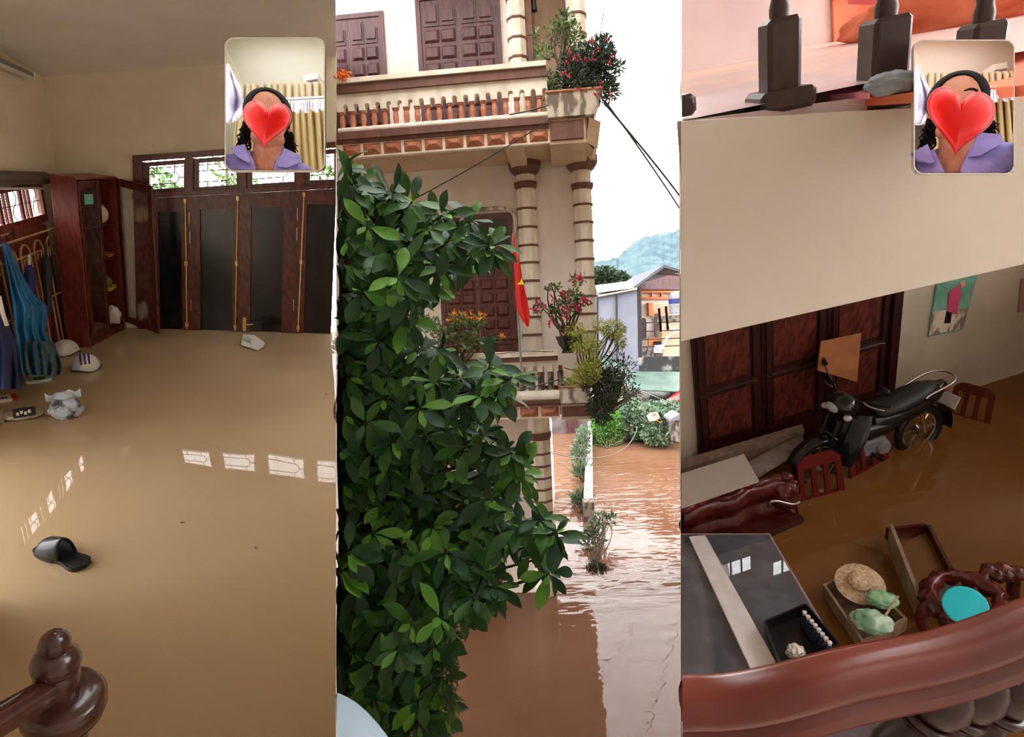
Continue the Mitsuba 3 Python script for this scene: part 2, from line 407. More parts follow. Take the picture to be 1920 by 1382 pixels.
# ------------------------------------------------------------------ left wall: windows, roller blind, door with iron grille, lamp
w = thing('window_5', 'red wooden window band high in the left wall above the grille', kind='structure')
fw = 0.05
def lbox(sa, sb, za, zb_, o0, o1):
    """Box on the left wall from s to s, z to z, standing o0..o1 out of it."""
    p = lambda s, z, o: CORNER * [1, 1, 0] - D1 * s + NL * o + UP * z
    v = np.array([p(s, z, o) for s in (sa, sb) for z in (za, zb_) for o in (o0, o1)])
    return v, np.array([[0, 1, 3, 2], [4, 6, 7, 5], [0, 4, 5, 1], [2, 3, 7, 6], [0, 2, 6, 4], [1, 5, 7, 3]])
part(P1, w, 'frame', lbox(WS0 - .06, WS1, WZ0 - .09, WZ0, -.04, .03), 'm_red_wood')
part(P1, w, 'frame', lbox(WS0 - .06, WS1, WZ1, WZ1 + .05, -.04, .03), 'm_red_wood')
s = WS0
part(P1, w, 'frame', lbox(s - .06, s, WZ0, WZ1, -.04, .03), 'm_red_wood')
mat('m_iron', c(88, 70, 60), 0.5, metal=0.2)
while s < WS1 - .3:
    for gap, mw in ((0.24, .03), (.06, .025), (.06, .06)):
        s += gap
        part(P1, w, 'mullion', lbox(s, s + mw, WZ0, WZ1, -.02, .004), 'm_red_wood')
        if gap > .2:
            a = np.linspace(0, 1, 12)
            pth = [CORNER * [1, 1, 0] - D1 * (s - gap / 2 + .06 * math.sin(2 * math.pi * q)) - NL * .01 + UP * (WZ0 + (WZ1 - WZ0) * q) for q in a]
            part(P1, w, 'grille_bar', tube(pth, .005, 5), 'm_iron')
        s += mw
part(P1, w, 'grille_bar', tube([CORNER * [1, 1, 0] - D1 * WS0 - NL * .01 + UP * ((WZ0 + WZ1) / 2), CORNER * [1, 1, 0] - D1 * WS1 - NL * .01 + UP * ((WZ0 + WZ1) / 2)], .006, 5), 'm_iron')
mat('m_blind', c(84, 74, 66), 0.6)
bl = thing('roller_blind', 'dark rolled up blind across the top of the left windows', 'blind')
pb0, pb1 = l1(84, 334, .06), l1(0, 333, .06)
part(P1, bl, 'roll', tube([pb0, pb0 + (pb1 - pb0) * 1.8], 0.075, 14), 'm_blind', 40)
part(P1, bl, 'bottom_bar', tube([pb0 - UP * .11 - D1 * .1, pb0 - UP * .11 + (pb1 - pb0) * 1.8], 0.014, 8), 'm_white', 40, label='pale bottom bar')
gd = thing('door_5', 'dark red wooden double door behind the iron grille on the left wall', kind='structure')
sA, sB = WS0 + 0.04, WS0 + 1.9
for a, b in ((sA, sA + .92), (sA + .98, sB)):
    part(P1, gd, 'panel', lbox(a, b, W1 - .2, WZ0 - .12, -.02, .035), 'm_red_wood')
    for z in (-2.3, -1.5): part(P1, gd, 'moulding', lbox(a + .12, b - .12, z - .3, z + .2, .03, .05), 'm_red_wood')
g = thing('door_grille', 'tan painted iron grille with arched tops in front of the red wooden door', 'door grille')
lp = lambda s, z, o=.12: CORNER * [1, 1, 0] - D1 * s + NL * o + UP * z
gz = WZ0 - .16
part(P1, g, 'frame', cat([tube([lp(sA, W1 - .1), lp(sA, gz), lp(sB, gz)], .014, 6), tube([lp(sA, -1.62), lp(sB, -1.62)], .012, 6), tube([lp(sA, -2.2), lp(sB, -2.2)], .012, 6)]), 'm_grille', 40)
for k_ in range(6):
    sc = sA + .18 + k_ * .32
    arc = [lp(sc - .11, W1 - .1), lp(sc - .11, gz - .22)] + [lp(sc - .11 * math.cos(t), gz - .20 + .13 * math.sin(t)) for t in np.linspace(.2, math.pi - .2, 8)] + [lp(sc + .11, gz - .22), lp(sc + .11, W1 - .1)]
    part(P1, g, 'arched_bar', tube(arc, .010, 6), 'm_grille', 40)
    arc = [lp(sc - .055, -1.62), lp(sc - .055, gz - .30)] + [lp(sc - .055 * math.cos(t), gz - .29 + .06 * math.sin(t)) for t in np.linspace(.2, math.pi - .2, 6)] + [lp(sc + .055, gz - .30), lp(sc + .055, -1.62)]
    part(P1, g, 'arched_bar', tube(arc, .007, 6), 'm_grille', 40)
lf = thing('tube_lamp', 'unlit grey fluorescent lamp fitting high on the left wall', 'lamp')
la, lb_ = l1(55, 141, .05), l1(0, 117, .05)
lb_ = la + (lb_ - la) * 2.2
ax = nz(lb_ - la)
Rl = np.stack([ax, nz(np.cross(UP, ax)), nz(np.cross(ax, np.cross(UP, ax)))], 1)
part(P1, lf, 'housing', cbox((la + lb_) / 2, (np.linalg.norm(lb_ - la) / 2, .05, .035), Rl, .01), 'm_grey')
mat('m_diffuser', c(196, 196, 184), 0.4)
part(P1, lf, 'diffuser', cbox((la + lb_) / 2 - UP * .035 + NL * .02, (np.linalg.norm(lb_ - la) / 2 - .03, .035, .02), Rl, .008), 'm_diffuser', label='pale plastic cover')
part(P1, lf, 'end_cap', cbox(la, (.02, .055, .045), Rl, .01), 'm_white')

# ------------------------------------------------------------------ cabinet in the corner
A_, B_, C_ = P1.z(125, 646, W1), P1.z(169, 652, W1), P1.z(236, 617, W1)
CX_ = nz(C_ - B_); CY_ = nz(np.cross(UP, CX_))                # along the front; into the cabinet
cabw = float((C_ - B_) @ CX_); CYV = nz(B_ * [1, 1, 0]); cabd = 0.29; cabh = float(P1.pl(143, 329, (CY_, CY_ @ B_))[2] - W1)
cb = thing('cabinet', 'tall red brown glass fronted cabinet standing in the flood in the corner', 'cabinet')
def kx(u, d, z): return B_ + CX_ * u + CY_ * d + UPC * z
_T = P1.pl(141, 329, (CYV, CYV @ B_)); UPC = nz(_T - B_); CX_ = nz(CX_ - UPC * (CX_ @ UPC)); CY_ = np.cross(UPC, CX_)
RC = np.stack([CX_, CY_, UPC], 1)
def kbox(u0, u1, d0, d1_, z0, z1, b=.004): return cbox(kx((u0 + u1) / 2, (d0 + d1_) / 2, (z0 + z1) / 2), (abs(u1 - u0) / 2, abs(d1_ - d0) / 2, abs(z1 - z0) / 2), RC, b)
part(P1, cb, 'side_panel', kbox(0, .025, 0, cabd, -.2, cabh), 'm_red_wood')
part(P1, cb, 'side_panel', kbox(cabw - .025, cabw, 0, cabd, -.2, cabh), 'm_red_wood')
part(P1, cb, 'back_panel', kbox(.025, cabw - .025, cabd - .015, cabd, -.2, cabh), 'm_dark_wood')
part(P1, cb, 'top_panel', kbox(-.01, cabw + .01, -.01, cabd, cabh - .03, cabh), 'm_red_wood')
part(P1, cb, 'plinth', kbox(.025, cabw - .025, .01, .03, -.2, .12), 'm_dark_wood')
for z in (.14, .62, 1.05, 1.5):
    part(P1, cb, 'shelf', kbox(.025, cabw - .025, .03, cabd - .015, z, z + .02), 'm_dark_wood')
mid = cabw * .52
part(P1, cb, 'divider', kbox(mid - .012, mid + .012, .025, cabd - .015, .12, cabh - .03), 'm_dark_wood')
dl = part(P1, cb, 'door', cat([kbox(.02, .09, -.022, 0, .12, cabh - .04), kbox(mid - .06, mid, -.022, 0, .12, cabh - .04), kbox(.09, mid - .06, -.022, 0, .12, .20), kbox(.09, mid - .06, -.022, 0, cabh - .13, cabh - .04)]), 'm_dark_wood', label='closed glazed left door')
part(P1, dl, 'glass', kbox(.09, mid - .06, -.013, -.009, .20, cabh - .13, 0), 'm_pane')
mat('m_sticker', c(120, 190, 178), 0.5)
part(P1, dl, 'sticker', kbox(.11, .11 + .16, -.026, -.014, cabh - .32, cabh - .20, 0), 'm_sticker', label='pale green sticker')
# the open door swings out from the right edge of the front
o0 = kx(cabw, 0, 0); oz0, oz1 = .14, cabh - .02
tgt = P1.pl(291, 470, (N1, N1 @ (d1(291, 470) + N1 * .50))); od = tgt - o0; od = od - UPC * (od @ UPC); ow = np.linalg.norm(od); od /= ow
ROD = np.stack([od, np.cross(UPC, od), UPC], 1)
def obx(u0, u1, z0, z1, t=.011): return cbox(o0 + od * (u0 + u1) / 2 + UPC * (z0 + z1) / 2, ((u1 - u0) / 2, t, (z1 - z0) / 2), ROD, .003)
dl = part(P1, cb, 'door', cat([obx(0, .085, oz0, oz1), obx(ow - .09, ow, oz0, oz1), obx(.085, ow - .09, oz0, oz0 + .09), obx(.085, ow - .09, oz1 - .10, oz1)]), 'm_dark_wood', label='open glazed right door')
part(P1, dl, 'glass', obx(.085, ow - .09, oz0 + .09, oz1 - .10, .002), 'm_pane')
# things in the open half of the cabinet
def shelf_z(i): return (.16, .64, 1.07, 1.52)[i]
mat('m_cream_ball', c(196, 184, 160), 0.5); mat('m_clay', c(150, 84, 60), 0.6); mat('m_olive', c(86, 92, 42), 0.6); mat('m_yellow', c(196, 170, 50), 0.5); mat('m_cloth_white', c(206, 202, 196), 0.8)
mat('m_navy_cloth', c(34, 44, 84), 0.75)
ou = mid + (cabw - mid) * .42
solo(P1, 'helmet', blob(kx(ou - .02, .12, shelf_z(3) + .13), (.12, .12, .13), 3, .02), 'm_cream_ball', 'cream round helmet on the top shelf inside the open cabinet', 'helmet', True)
fg = lathe([(.0, 0), (.05, 0), (.055, .02), (.02, .05), (.025, .13), (.05, .17), (.035, .22), (.03, .27), (.0, .30)], 14)
solo(P1, 'figurine', mv(fg, None, kx(ou - .03, .13, shelf_z(2))), 'm_clay', 'reddish clay figurine on the second shelf of the open cabinet', 'figurine', 40)
solo(P1, 'clay_dish', mv(lathe([(0, 0), (.04, 0), (.10, .05), (.10, .06), (.035, .012), (0, .012)], 18), None, kx(ou + .05, .08, shelf_z(2))), 'm_clay', 'brown clay dish in front of the figurine in the cabinet', 'dish', 40)
solo(P1, 'cap', blob(kx(ou + .0, .12, shelf_z(1) + .10), (.10, .11, .10), 3, .10, flat=-.9), 'm_olive', 'olive green cap on the third shelf of the open cabinet', 'cap', True)
solo(P1, 'yellow_bowl', mv(lathe([(0, 0), (.06, 0), (.11, .06), (.10, .06), (.05, .01), (0, .01)], 18), None, kx(ou - .02, .06, shelf_z(1))), 'm_yellow', 'yellow bowl in front of the olive cap in the cabinet', 'bowl', 40)
solo(P1, 'white_cloth', blob(kx(ou + .02, .05, shelf_z(0) + .13), (.10, .07, .14), 3, .35, 2.5), 'm_cloth_white', 'crumpled white cloth on the lowest shelf of the open cabinet', 'cloth', True)
solo(P1, 'folded_cloth', blob(kx(ou + .0, .17, shelf_z(0) + .12), (.13, .08, .12), 3, .2, 2.0), 'm_navy_cloth', 'dark blue folded cloth behind the white cloth in the cabinet', 'cloth', True)
for i, (u, z, hh, m_) in enumerate(((.15, 1, .22, 'm_olive'), (.24, 2, .18, 'm_grey'), (.18, 2, .2, 'm_clay'))):
    solo(P1, 'bottle', mv(lathe([(0, 0), (.04, 0), (.042, .6 * hh), (.018, .75 * hh), (.016, hh), (0, hh)], 14), None, kx(u, .14, shelf_z(z))), m_, ('olive bottle behind the closed cabinet glass', 'grey bottle behind the closed cabinet glass, on the second shelf', 'brown bottle behind the closed cabinet glass')[i], 'bottle', 40)

# ------------------------------------------------------------------ hanging on and leaning at the grille
scene['m_raincoat'] = {'type': 'twosided', 'bsdf': {'type': 'principled', 'base_color': proc(lambda p, n, uv: mix(c(24, 92, 140), c(44, 122, 172), smoothstep(.3, .7, fbm(p.x * 14, p.y * 14, p.z * 3, 3)))), 'roughness': .35, 'specular': .6}}
def hanging(pl_off, rows, cols, amp, folds, seed):
    """Cloth hung on the left wall: rows of (py, xleft, xright) in pixels, pleated."""
    g = []
    rr = np.random.default_rng(seed)
    ph = rr.random(4) * 6
    for i, (py, xa, xb) in enumerate(rows):
        row = []
        for j in range(cols):
            t = j / (cols - 1); k = i / (len(rows) - 1)
            o = pl_off + k * .22 + amp * (.3 + .7 * k) * (math.sin(t * folds * 2 * math.pi + ph[0] + k) + .5 * math.sin(t * folds * 4.6 + ph[1] - 2 * k))
            o -= .10 * (2 * t - 1) ** 2
            row.append(l1(xa + (xb - xa) * t, py, o))
        g.append(row)
    return np.array(g)
def rows_of(pts, n):
    pts = np.array(pts, float); y = np.linspace(pts[0, 0], pts[-1, 0], n)
    return [(q, np.interp(q, pts[:, 0], pts[:, 1]), np.interp(q, pts[:, 0], pts[:, 2])) for q in y]
def hood(grid):
    g = np.array(grid)
    g[:, :, :] = g
    return g
rc = thing('raincoat', 'blue plastic raincoat hanging from the grille, hem trailing in the flood', 'raincoat')
g_ = hanging(.24, rows_of([(455, 3, 15), (480, 8, 27), (520, 16, 44), (560, 22, 72), (575, 24, 91), (620, 28, 86), (645, 34, 96), (700, 40, 112)], 34), 40, .035, 3.4, 3)
part(P1, rc, 'body', sheet(g_, .006), 'm_raincoat', True)
mat('m_raincoat_hem', speckle(c(26, 72, 98), c(70, 92, 84), 12, 12), .5)
g_ = hanging(.50, rows_of([(640, 45, 100), (660, 42, 108), (690, 46, 116), (703, 52, 112)], 14), 40, .05, 4.2, 9)
part(P1, rc, 'hem', sheet(g_, .006), 'm_raincoat_hem', True, label='mud stained wet hem')
nv = thing('jacket', 'dark navy jacket hanging at the left edge beside the blue raincoat', 'jacket')
g_ = hanging(.42, rows_of([(588, -18, 5), (610, -20, 16), (650, -22, 34), (700, -22, 40), (730, -22, 40)], 26), 34, .04, 2.6, 5)
part(P1, nv, 'body', sheet(g_, .008), 'm_navy_cloth', True)
part(P1, nv, 'strap', tube([l1(-2, 555, .5), l1(6, 590, .52), l1(13, 610, .52)], .018, 6), 'm_cloth_white', 40, label='white strap')
def umbrella(name, px, yt, yb, m_, lab, hm):
    u = thing(name, lab, 'umbrella')
    a, b = l1(px, yt, .20), l1(px + 6, yb, .26)
    L = np.linalg.norm(a - b); R = basis(D1, nz(a - b))
    part(P1, u, 'canopy', mv(lathe([(.01, 0), (.03, .05 * L), (.055, .55 * L), (.045, .78 * L), (.02, .84 * L)], 9), R, b), m_, 30)
    part(P1, u, 'handle', tube([b + (a - b) * .84, a], .014, 8), hm, 40)
mat('m_umb_blue', c(26, 38, 96), .6); mat('m_umb_black', c(24, 26, 40), .6)
umbrella('umbrella', 54, 478, 600, 'm_umb_blue', 'folded blue umbrella with white handle hanging on the grille', 'm_white')
umbrella('umbrella', 85, 458, 590, 'm_umb_black', 'folded black umbrella leaning on the white wall beside the cabinet', 'm_black')
tb = solo(P1, 'cable', tube([l1(94, 560, .06), l1(97, 600, .05), l1(103, 645, .06)], .008, 6), 'm_black', 'thin dark cord hanging down the white wall beside the cabinet', 'cable', 40)

# ------------------------------------------------------------------ floating things
def w1(px, py): return P1.z(px, py, W1)
def helmet(px, py, s, lab, stripes, turn):
    h = thing('helmet', lab, 'helmet', 'white helmets afloat' if False else None)
    o = w1(px, py); R = RZ(turn)
    v, f = tm(trimesh.creation.icosphere(4)); v = v * [.135, .12, .125]
    keep = v[f].mean(1)[:, 2] > -.02
    sh = (v, f[keep]); inner = (v * .94, f[keep][:, ::-1])
    part(P1, h, 'shell', mv(cat([sh, inner]), R, o + UP * .03, s), 'm_helmet', True)
    rim = [[.135 * math.cos(t), .12 * math.sin(t), -.015 + .012 * math.sin(3 * t)] for t in np.linspace(0, 2 * math.pi, 30)]
    part(P1, h, 'rim', mv(tube(rim, .008, 6), R, o + UP * .03, s), 'm_black', 40, label='black rubber rim')
    if stripes:
        for k in (-.033, 0, .033):
            pth = [[(.137) * math.cos(t) * math.sqrt(1 - (k / .12) ** 2), k, .127 * math.sin(t) * math.sqrt(1 - (k / .12) ** 2)] for t in np.linspace(.1, math.pi - .5, 20)]
            strip = sheet(np.array([[np.array(q) + [0, d_, 0] for d_ in (-.008, .008)] for q in pth]), .004)
            part(P1, h, 'stripe', mv(strip, R, o + UP * .03, s), 'm_umb_blue', label='dark blue stripe')
    else:
        part(P1, h, 'stripe', mv(sheet(np.array([[np.array([.137 * math.cos(t), d_, .127 * math.sin(t)]) for d_ in (-.02, .02)] for t in np.linspace(.1, 1.4, 12)]), .004), R, o + UP * .03, s), 'm_umb_blue', label='dark blue stripe')
mat('m_helmet', c(226, 226, 228), .25, coat=.4)
helmet(124, 662, 1.15, 'white helmet afloat beside the foot of the cabinet, partly hidden', False, 60)
helmet(162, 691, 1.2, 'white helmet with dark blue stripes afloat in front of the cabinet', True, 95)
mat('m_mud_ball', c(120, 82, 66), .7)
solo(P1, 'muddy_ball', blob(w1(54, 694) + UP * .03, (.075, .075, .075), 3, .08), 'm_mud_ball', 'small brown muddy ball at the hem of the raincoat', 'ball', True)
mat('m_tray', speckle(c(150, 178, 160), c(172, 196, 178), 12, 12), .3)
def flat_box(pxs, h, lift=.0): return prism([w1(x, y) + UP * (lift + h) for x, y in pxs], -UP * h)
ty = thing('plastic_tray', 'pale green plastic tray afloat below the raincoat', 'tray')
q = [(55, 707), (99, 703), (96, 715), (51, 721)]
part(P1, ty, 'base', flat_box(q, .015), 'm_tray')
part(P1, ty, 'rim', tube([w1(x, y) + UP * .025 for x, y in q + q[:1]], .014, 8), 'm_tray', 40)
part(P1, ty, 'print', flat_box([(63, 710), (86, 708), (84, 714), (61, 716)], .004, .014), 'm_olive', label='green printed lettering patch')
mat('m_red_pack', c(150, 34, 30), .35); mat('m_pack_white', c(206, 202, 198), .4)
pk = thing('snack_packet', 'white and red packet afloat at the left edge below the navy jacket', 'packet')
part(P1, pk, 'front', flat_box([(-6, 747), (20, 744), (24, 752), (-6, 757)], .03), 'm_pack_white')
part(P1, pk, 'end', flat_box([(20, 744), (30, 742), (33, 750), (24, 752)], .03), 'm_red_pack', label='red end')
for a in range(3): part(P1, pk, 'print_line', flat_box([(-2 + a * 6, 750 - a * .3), (2 + a * 6, 749.6 - a * .3), (3 + a * 6, 753 - a * .3), (-1 + a * 6, 753.4 - a * .3)], .003, .029), 'm_black')
scene['m_clear_film'] = {'type': 'twosided', 'bsdf': {'type': 'principled', 'base_color': rgb(c(118, 104, 84)), 'roughness': .12, 'specular': .8}}
pb = thing('wrapped_packet', 'clear wrapped packet with a dark picture label, left of the knotted bag', 'packet')
o = w1(48, 784); RPK = basis([1, .12, 0], [.05, -.55, .83])
part(P1, pb, 'wrapper', mv(blob((0, 0, .0), (.165, .075, .028), 3, .10, 3), RPK, o + UP * .05), 'm_clear_film', True)
part(P1, pb, 'label_card', mv(cbox((.0, .0, .026), (.085, .05, .006)), RPK, o + UP * .05), 'm_umb_black', label='dark label')
part(P1, pb, 'label_picture', mv(cat([cbox((-.05 + .03 * k, -.02 + .015 * (k % 2), .034), (.011, .018, .003)) for k in range(4)]), RPK, o + UP * .05), 'm_pack_white', label='white printed letters')
part(P1, pb, 'seal', mv(cat([cbox((s_ * .175, 0, 0), (.02, .07, .006), rot([0, 1, 0], s_ * 20)) for s_ in (-1, 1)]), RPK, o + UP * .05), 'm_clear_film')
scene['m_bag_film'] = {'type': 'twosided', 'bsdf': {'type': 'principled', 'base_color': proc(lambda p, n, uv: mix(c(70, 70, 72), c(168, 182, 200), smoothstep(.36, .62, fbm(p.x * 16, p.y * 16, p.z * 9, 4)))), 'roughness': .22, 'specular': .7}}
mat('m_bag_top', c(176, 192, 208), .3)
bg = thing('knotted_bag', 'knotted whitish plastic bag of rubbish afloat left of centre', 'plastic bag')
o = w1(127, 781)
part(P1, bg, 'body', mv(blob((0, 0, .14), (.225, .18, .20), 4, .10, 4, flat=-.75), None, o, .62), 'm_bag_film', True)
k_ = part(P1, bg, 'knot', mv(blob((0, 0, .36), (.13, .10, .07), 3, .25, 4), None, o, .62), 'm_bag_top', True)
for sg, dz in ((-1, .0), (1, .03)):
    gr = np.array([[np.array([sg * (.03 + t * .20), -.02 + .03 * math.sin(5 * t + q), .37 + dz + .035 * q * (1 + t) + .02 * math.sin(7 * t)]) for q in (-1, -.3, .4, 1)] for t in np.linspace(0, 1, 8)])
    part(P1, k_, 'bag_ear', mv(sheet(gr, .006), None, o, .62), 'm_bag_top', True)
solo(P1, 'paper_cup', mv(lathe([(0, 0), (.03, 0), (.042, .1), (.038, .1), (.027, .01), (0, .01)], 16), rot([0, 1, 0], 75), w1(92, 779) + UP * .03), 'm_white', 'tiny white cup afloat between the packet and the knotted bag', 'cup', 40)
pp = thing('crumpled_paper', 'crumpled white paper sheet with a coloured print afloat before the doors', 'paper')
gr = [[d1(x, y, 0) * 0 + w1(x, y) + UP * z for x, y, z in r] for r in
      ([(452, 650, .02), (470, 656, .03), (484, 660, .02)], [(455, 645, .09), (472, 647, .06), (495, 653, .03)], [(458, 641, .12), (474, 643, .11), (497, 650, .06)], [(461, 641, .10), (478, 643, .12), (496, 649, .05)])]
part(P1, pp, 'sheet', sheet(np.array(gr), .006), 'm_white', True)
part(P1, pp, 'print', prism([w1(457, 648) + UP * .10, w1(470, 650) + UP * .07, w1(472, 647.5) + UP * .09, w1(460, 645) + UP * .125], N1 * .012), 'm_tray', label='pale coloured print')

# slipper
sl = thing('slipper', 'black rubber slide slipper afloat in the near left of the room', 'slipper')
o = w1(118, 1046); e = w1(160, 1068) - w1(80, 1030); ang = math.atan2(e[1], e[0]); Ls = np.linalg.norm(e) * 1.03
tt = np.linspace(0, 1, 24)
half = lambda t: .155 * Ls * (1.02 - .25 * math.exp(-((t - .62) / .18) ** 2)) * math.sqrt(max(0, 1 - (2 * t - 1) ** 8)) * (1.12 if t < .5 else 1.0)
out = [(Ls * (t - .5), half(t)) for t in tt] + [(Ls * (t - .5), -half(t)) for t in tt[::-1]]
sole = extr(Polygon(out).buffer(.004), .035)
mat('m_rubber', c(17, 19, 24), .38)
part(P1, sl, 'sole', mv(sole, RZ(math.degrees(ang)), o), 'm_rubber')
part(P1, sl, 'footbed_tread', mv(cat([cbox((Ls * (.30 + .035 * i), .02 * Ls * (j - 2.5) * 2, .037), (.006, .006, .004)) for i in range(5) for j in range(6)]), RZ(math.degrees(ang)), o), 'm_rubber', kind='stuff')
gr = np.array([[[Ls * (-.30 + .42 * s_) - .02 * math.sin(math.pi * q), half(.2 + .4 * s_) * 1.06 * math.cos(math.pi * q), .03 + .12 * math.sin(math.pi * q) * (.55 + .6 * s_)] for q in np.linspace(0, 1, 17)] for s_ in np.linspace(0, 1, 8)])
part(P1, sl, 'strap', mv(sheet(gr, .014), RZ(math.degrees(ang)), o), 'm_rubber', True)
for px, py, lab in ((342, 980, 'small brown leaf speck afloat below the mirrored transom windows'), (480, 1028, 'tiny brown leaf speck afloat in the open lower right water'), (612, 740, 'tiny brown leaf speck afloat near the right edge above the mirrored windows')):
    solo(P1, 'floating_leaf', mv(blob((0, 0, .004), (.016, .007, .004), 2, .2), RZ(px), w1(px, py)), 'm_mud_ball', lab, 'leaf', True, group='brown specks on the room water')

# ------------------------------------------------------------------ newel post and stair rail at the lower left
nw = thing('newel_post', 'dark polished turned newel post with round knob at the lower left', 'newel post')
base_d = 1.55
tip = P1.at(101, 1187, base_d); ft = P1.at(118, 1440, base_d * 1.13)
Rn = basis([1, 0, 0], nz(tip - P1.at(113, 1345, base_d * 1.10)))
zz = np.linalg.norm(tip - P1.at(113, 1345, base_d * 1.10))
px_m = base_d / F
K = zz
prof = [(0.001, K), (.012, K - .002), (.026, K - .010), (.036, K - .024), (.041, K - .042), (.038, K - .060), (.030, K - .072), (.046, K - .080), (.060, K - .098), (.064, K - .115), (.062, K - .135), (.050, K - .150), (.055, K - .158), (.060, K - .18), (.062, K - .22), (.060, K - .25), (.056, K - .262), (.07, K - .27), (.086, K - .283), (.092, K - .30), (.092, K - .325), (.08, K - .34), (.07, K - .36), (.07, K - .9)]
o = tip - Rn[:, 2] * K
part(P1, nw, 'turned_post', mv(lathe([(r * .90, z) for r, z in prof[::-1]], 32), Rn, o), 'm_newel', 50)
ring = [(.086, K - .262), (.096, K - .272), (.104, K - .29), (.104, K - .32), (.096, K - .35)]
part(P1, nw, 'base_ring', mv(lathe([(.05, K - .40)] + [(r, z) for r, z in ring[::-1]] + [(.05, K - .255)], 32), Rn, o + H1 * .012), 'm_newel', 50)
hr = thing('stair_rail', 'dark polished stair handrail running to the newel post', 'handrail')
a0, a1 = P1.at(92, 1290, base_d * 1.03), P1.at(-70, 1385, base_d * .86)
Rr = basis(nz(a1 - a0)); 
rp = Polygon([(-.026, -.04), (.026, -.04), (.032, -.01), (.027, .018), (.012, .032), (-.012, .032), (-.027, .018), (-.032, -.01)])
ax = nz(a1 - a0); sd = nz(np.cross(ax, Rn[:, 2])); upv = np.cross(sd, ax)
part(P1, hr, 'rail', extr(rp, np.linalg.norm(a1 - a0), a0, np.stack([sd, upv, ax], 1) if np.linalg.det(np.stack([sd, upv, ax], 1)) > 0 else np.stack([-sd, upv, ax], 1)), 'm_newel', 60)
# greenery outside the transom windows is planted with the garden below
# ================================================================== the flooded street side: a house front, a tree, water, far houses
FH, FW = nz([1, -.1, 0]), nz([-.1, -1, 0])                    # along the front; out of the front, towards the street
FO = P2.z(990, 1111, -3.9) * [1, 1, 0]
W2 = -3.9
FR = np.stack([FH, -FW, UP], 1)
def FB(u, z, w=0.0): return FO + FH * u + UP * z + FW * w
def fu(px, py, w=0.0):
    p = P2.pl(px, py, (FW, FW @ FO + w)); return float((p - FO) @ FH), float(p[2])
def fbox(u0, u1, z0, z1, w0, w1, b=0.0): return cbox(FB((u0 + u1) / 2, (z0 + z1) / 2, (w0 + w1) / 2), (abs(u1 - u0) / 2, abs(w1 - w0) / 2, abs(z1 - z0) / 2), FR, b)
npart = np.cross(P2.ray(631, 0), P2.ray(631, 1382))
def uL(z, w): return float(-(npart @ (FO + UP * z + FW * w)) / (npart @ FH))
def fwall(u1, z0, z1, w0, w1): return prism([FB(uL(z0, w1), z0, w1), FB(u1, z0, w1), FB(u1, z1, w1), FB(uL(z1, w1), z1, w1)], -FW * (w1 - w0))
def fpoly(pts, w, th): return prism([FB(u, z, w) for u, z in pts], -FW * th)
def at2(px, py, depth): return P2.at(px, py, depth)
def w2(px, py): return P2.z(px, py, W2)

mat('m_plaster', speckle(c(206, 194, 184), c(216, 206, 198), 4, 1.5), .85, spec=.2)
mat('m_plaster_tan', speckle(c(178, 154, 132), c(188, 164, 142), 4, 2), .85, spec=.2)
mat('m_plaster_pale', speckle(c(206, 194, 176), c(222, 214, 200), 9, 3), .8, spec=.2)
mat('m_brown_paint', speckle(c(92, 58, 46), c(106, 68, 54), 8, 3), .6)
mat('m_tile', speckle(c(152, 92, 66), c(170, 108, 80), 12, 12), .5)
mat('m_baluster', speckle(c(168, 104, 74), c(182, 118, 88), 14, 8), .55)
mat('m_stained', speckle(c(120, 108, 96), c(206, 194, 176), 16, 4, .38, .6), .8)
mat('m_grimy', speckle(c(58, 52, 48), c(122, 110, 100), 16, 6, .38, .6), .8)
mat('m_shutter', woodtex(c(60, 32, 36), c(84, 48, 50), 30, 3), .42, coat=.1)
mat('m_shutter_red', woodtex(c(70, 36, 32), c(92, 50, 42), 30, 3), .45, coat=.1)

hs = thing('house', 'cream two storey house front with brown trim standing in the flood', 'house')
part(P2, hs, 'upper_wall', cat([fwall(.40, 2.38, 6.2, -5, 0), fbox(.40, 1.0, 2.38, 6.2, -5, -.5), fbox(1.0, 1.12, 2.38, 6.2, -5, 0)]), 'm_plaster')
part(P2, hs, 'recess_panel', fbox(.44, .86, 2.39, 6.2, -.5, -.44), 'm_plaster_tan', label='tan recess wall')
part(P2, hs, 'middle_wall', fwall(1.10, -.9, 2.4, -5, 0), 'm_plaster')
part(P2, hs, 'ground_wall', fwall(.30, -4.4, -.9, -5, 0), 'm_plaster')
part(P2, hs, 'corner_trim', fbox(.335, .42, 2.39, 6.2, -.3, .05), 'm_brown_paint')
part(P2, hs, 'roof', fwall(1.1, 5.3, 5.45, -5, 1.5), 'm_plaster_tan')  # overhang added above the view to shade the upper wall
part(P2, hs, 'drain_pipe', tube([FB(.40, -.95, .05), FB(.40, -4.4, .05)], .022, 8), 'm_plaster_pale', 40)
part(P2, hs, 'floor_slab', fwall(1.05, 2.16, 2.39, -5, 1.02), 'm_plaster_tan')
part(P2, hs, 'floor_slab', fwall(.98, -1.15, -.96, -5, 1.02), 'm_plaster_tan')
for u0, u1 in ((.06, .28), (.90, 1.06)):
    part(P2, hs, 'beam', fbox(u0, u1, 2.075, 2.17, -.02, 1.0, .006), 'm_plaster_tan')


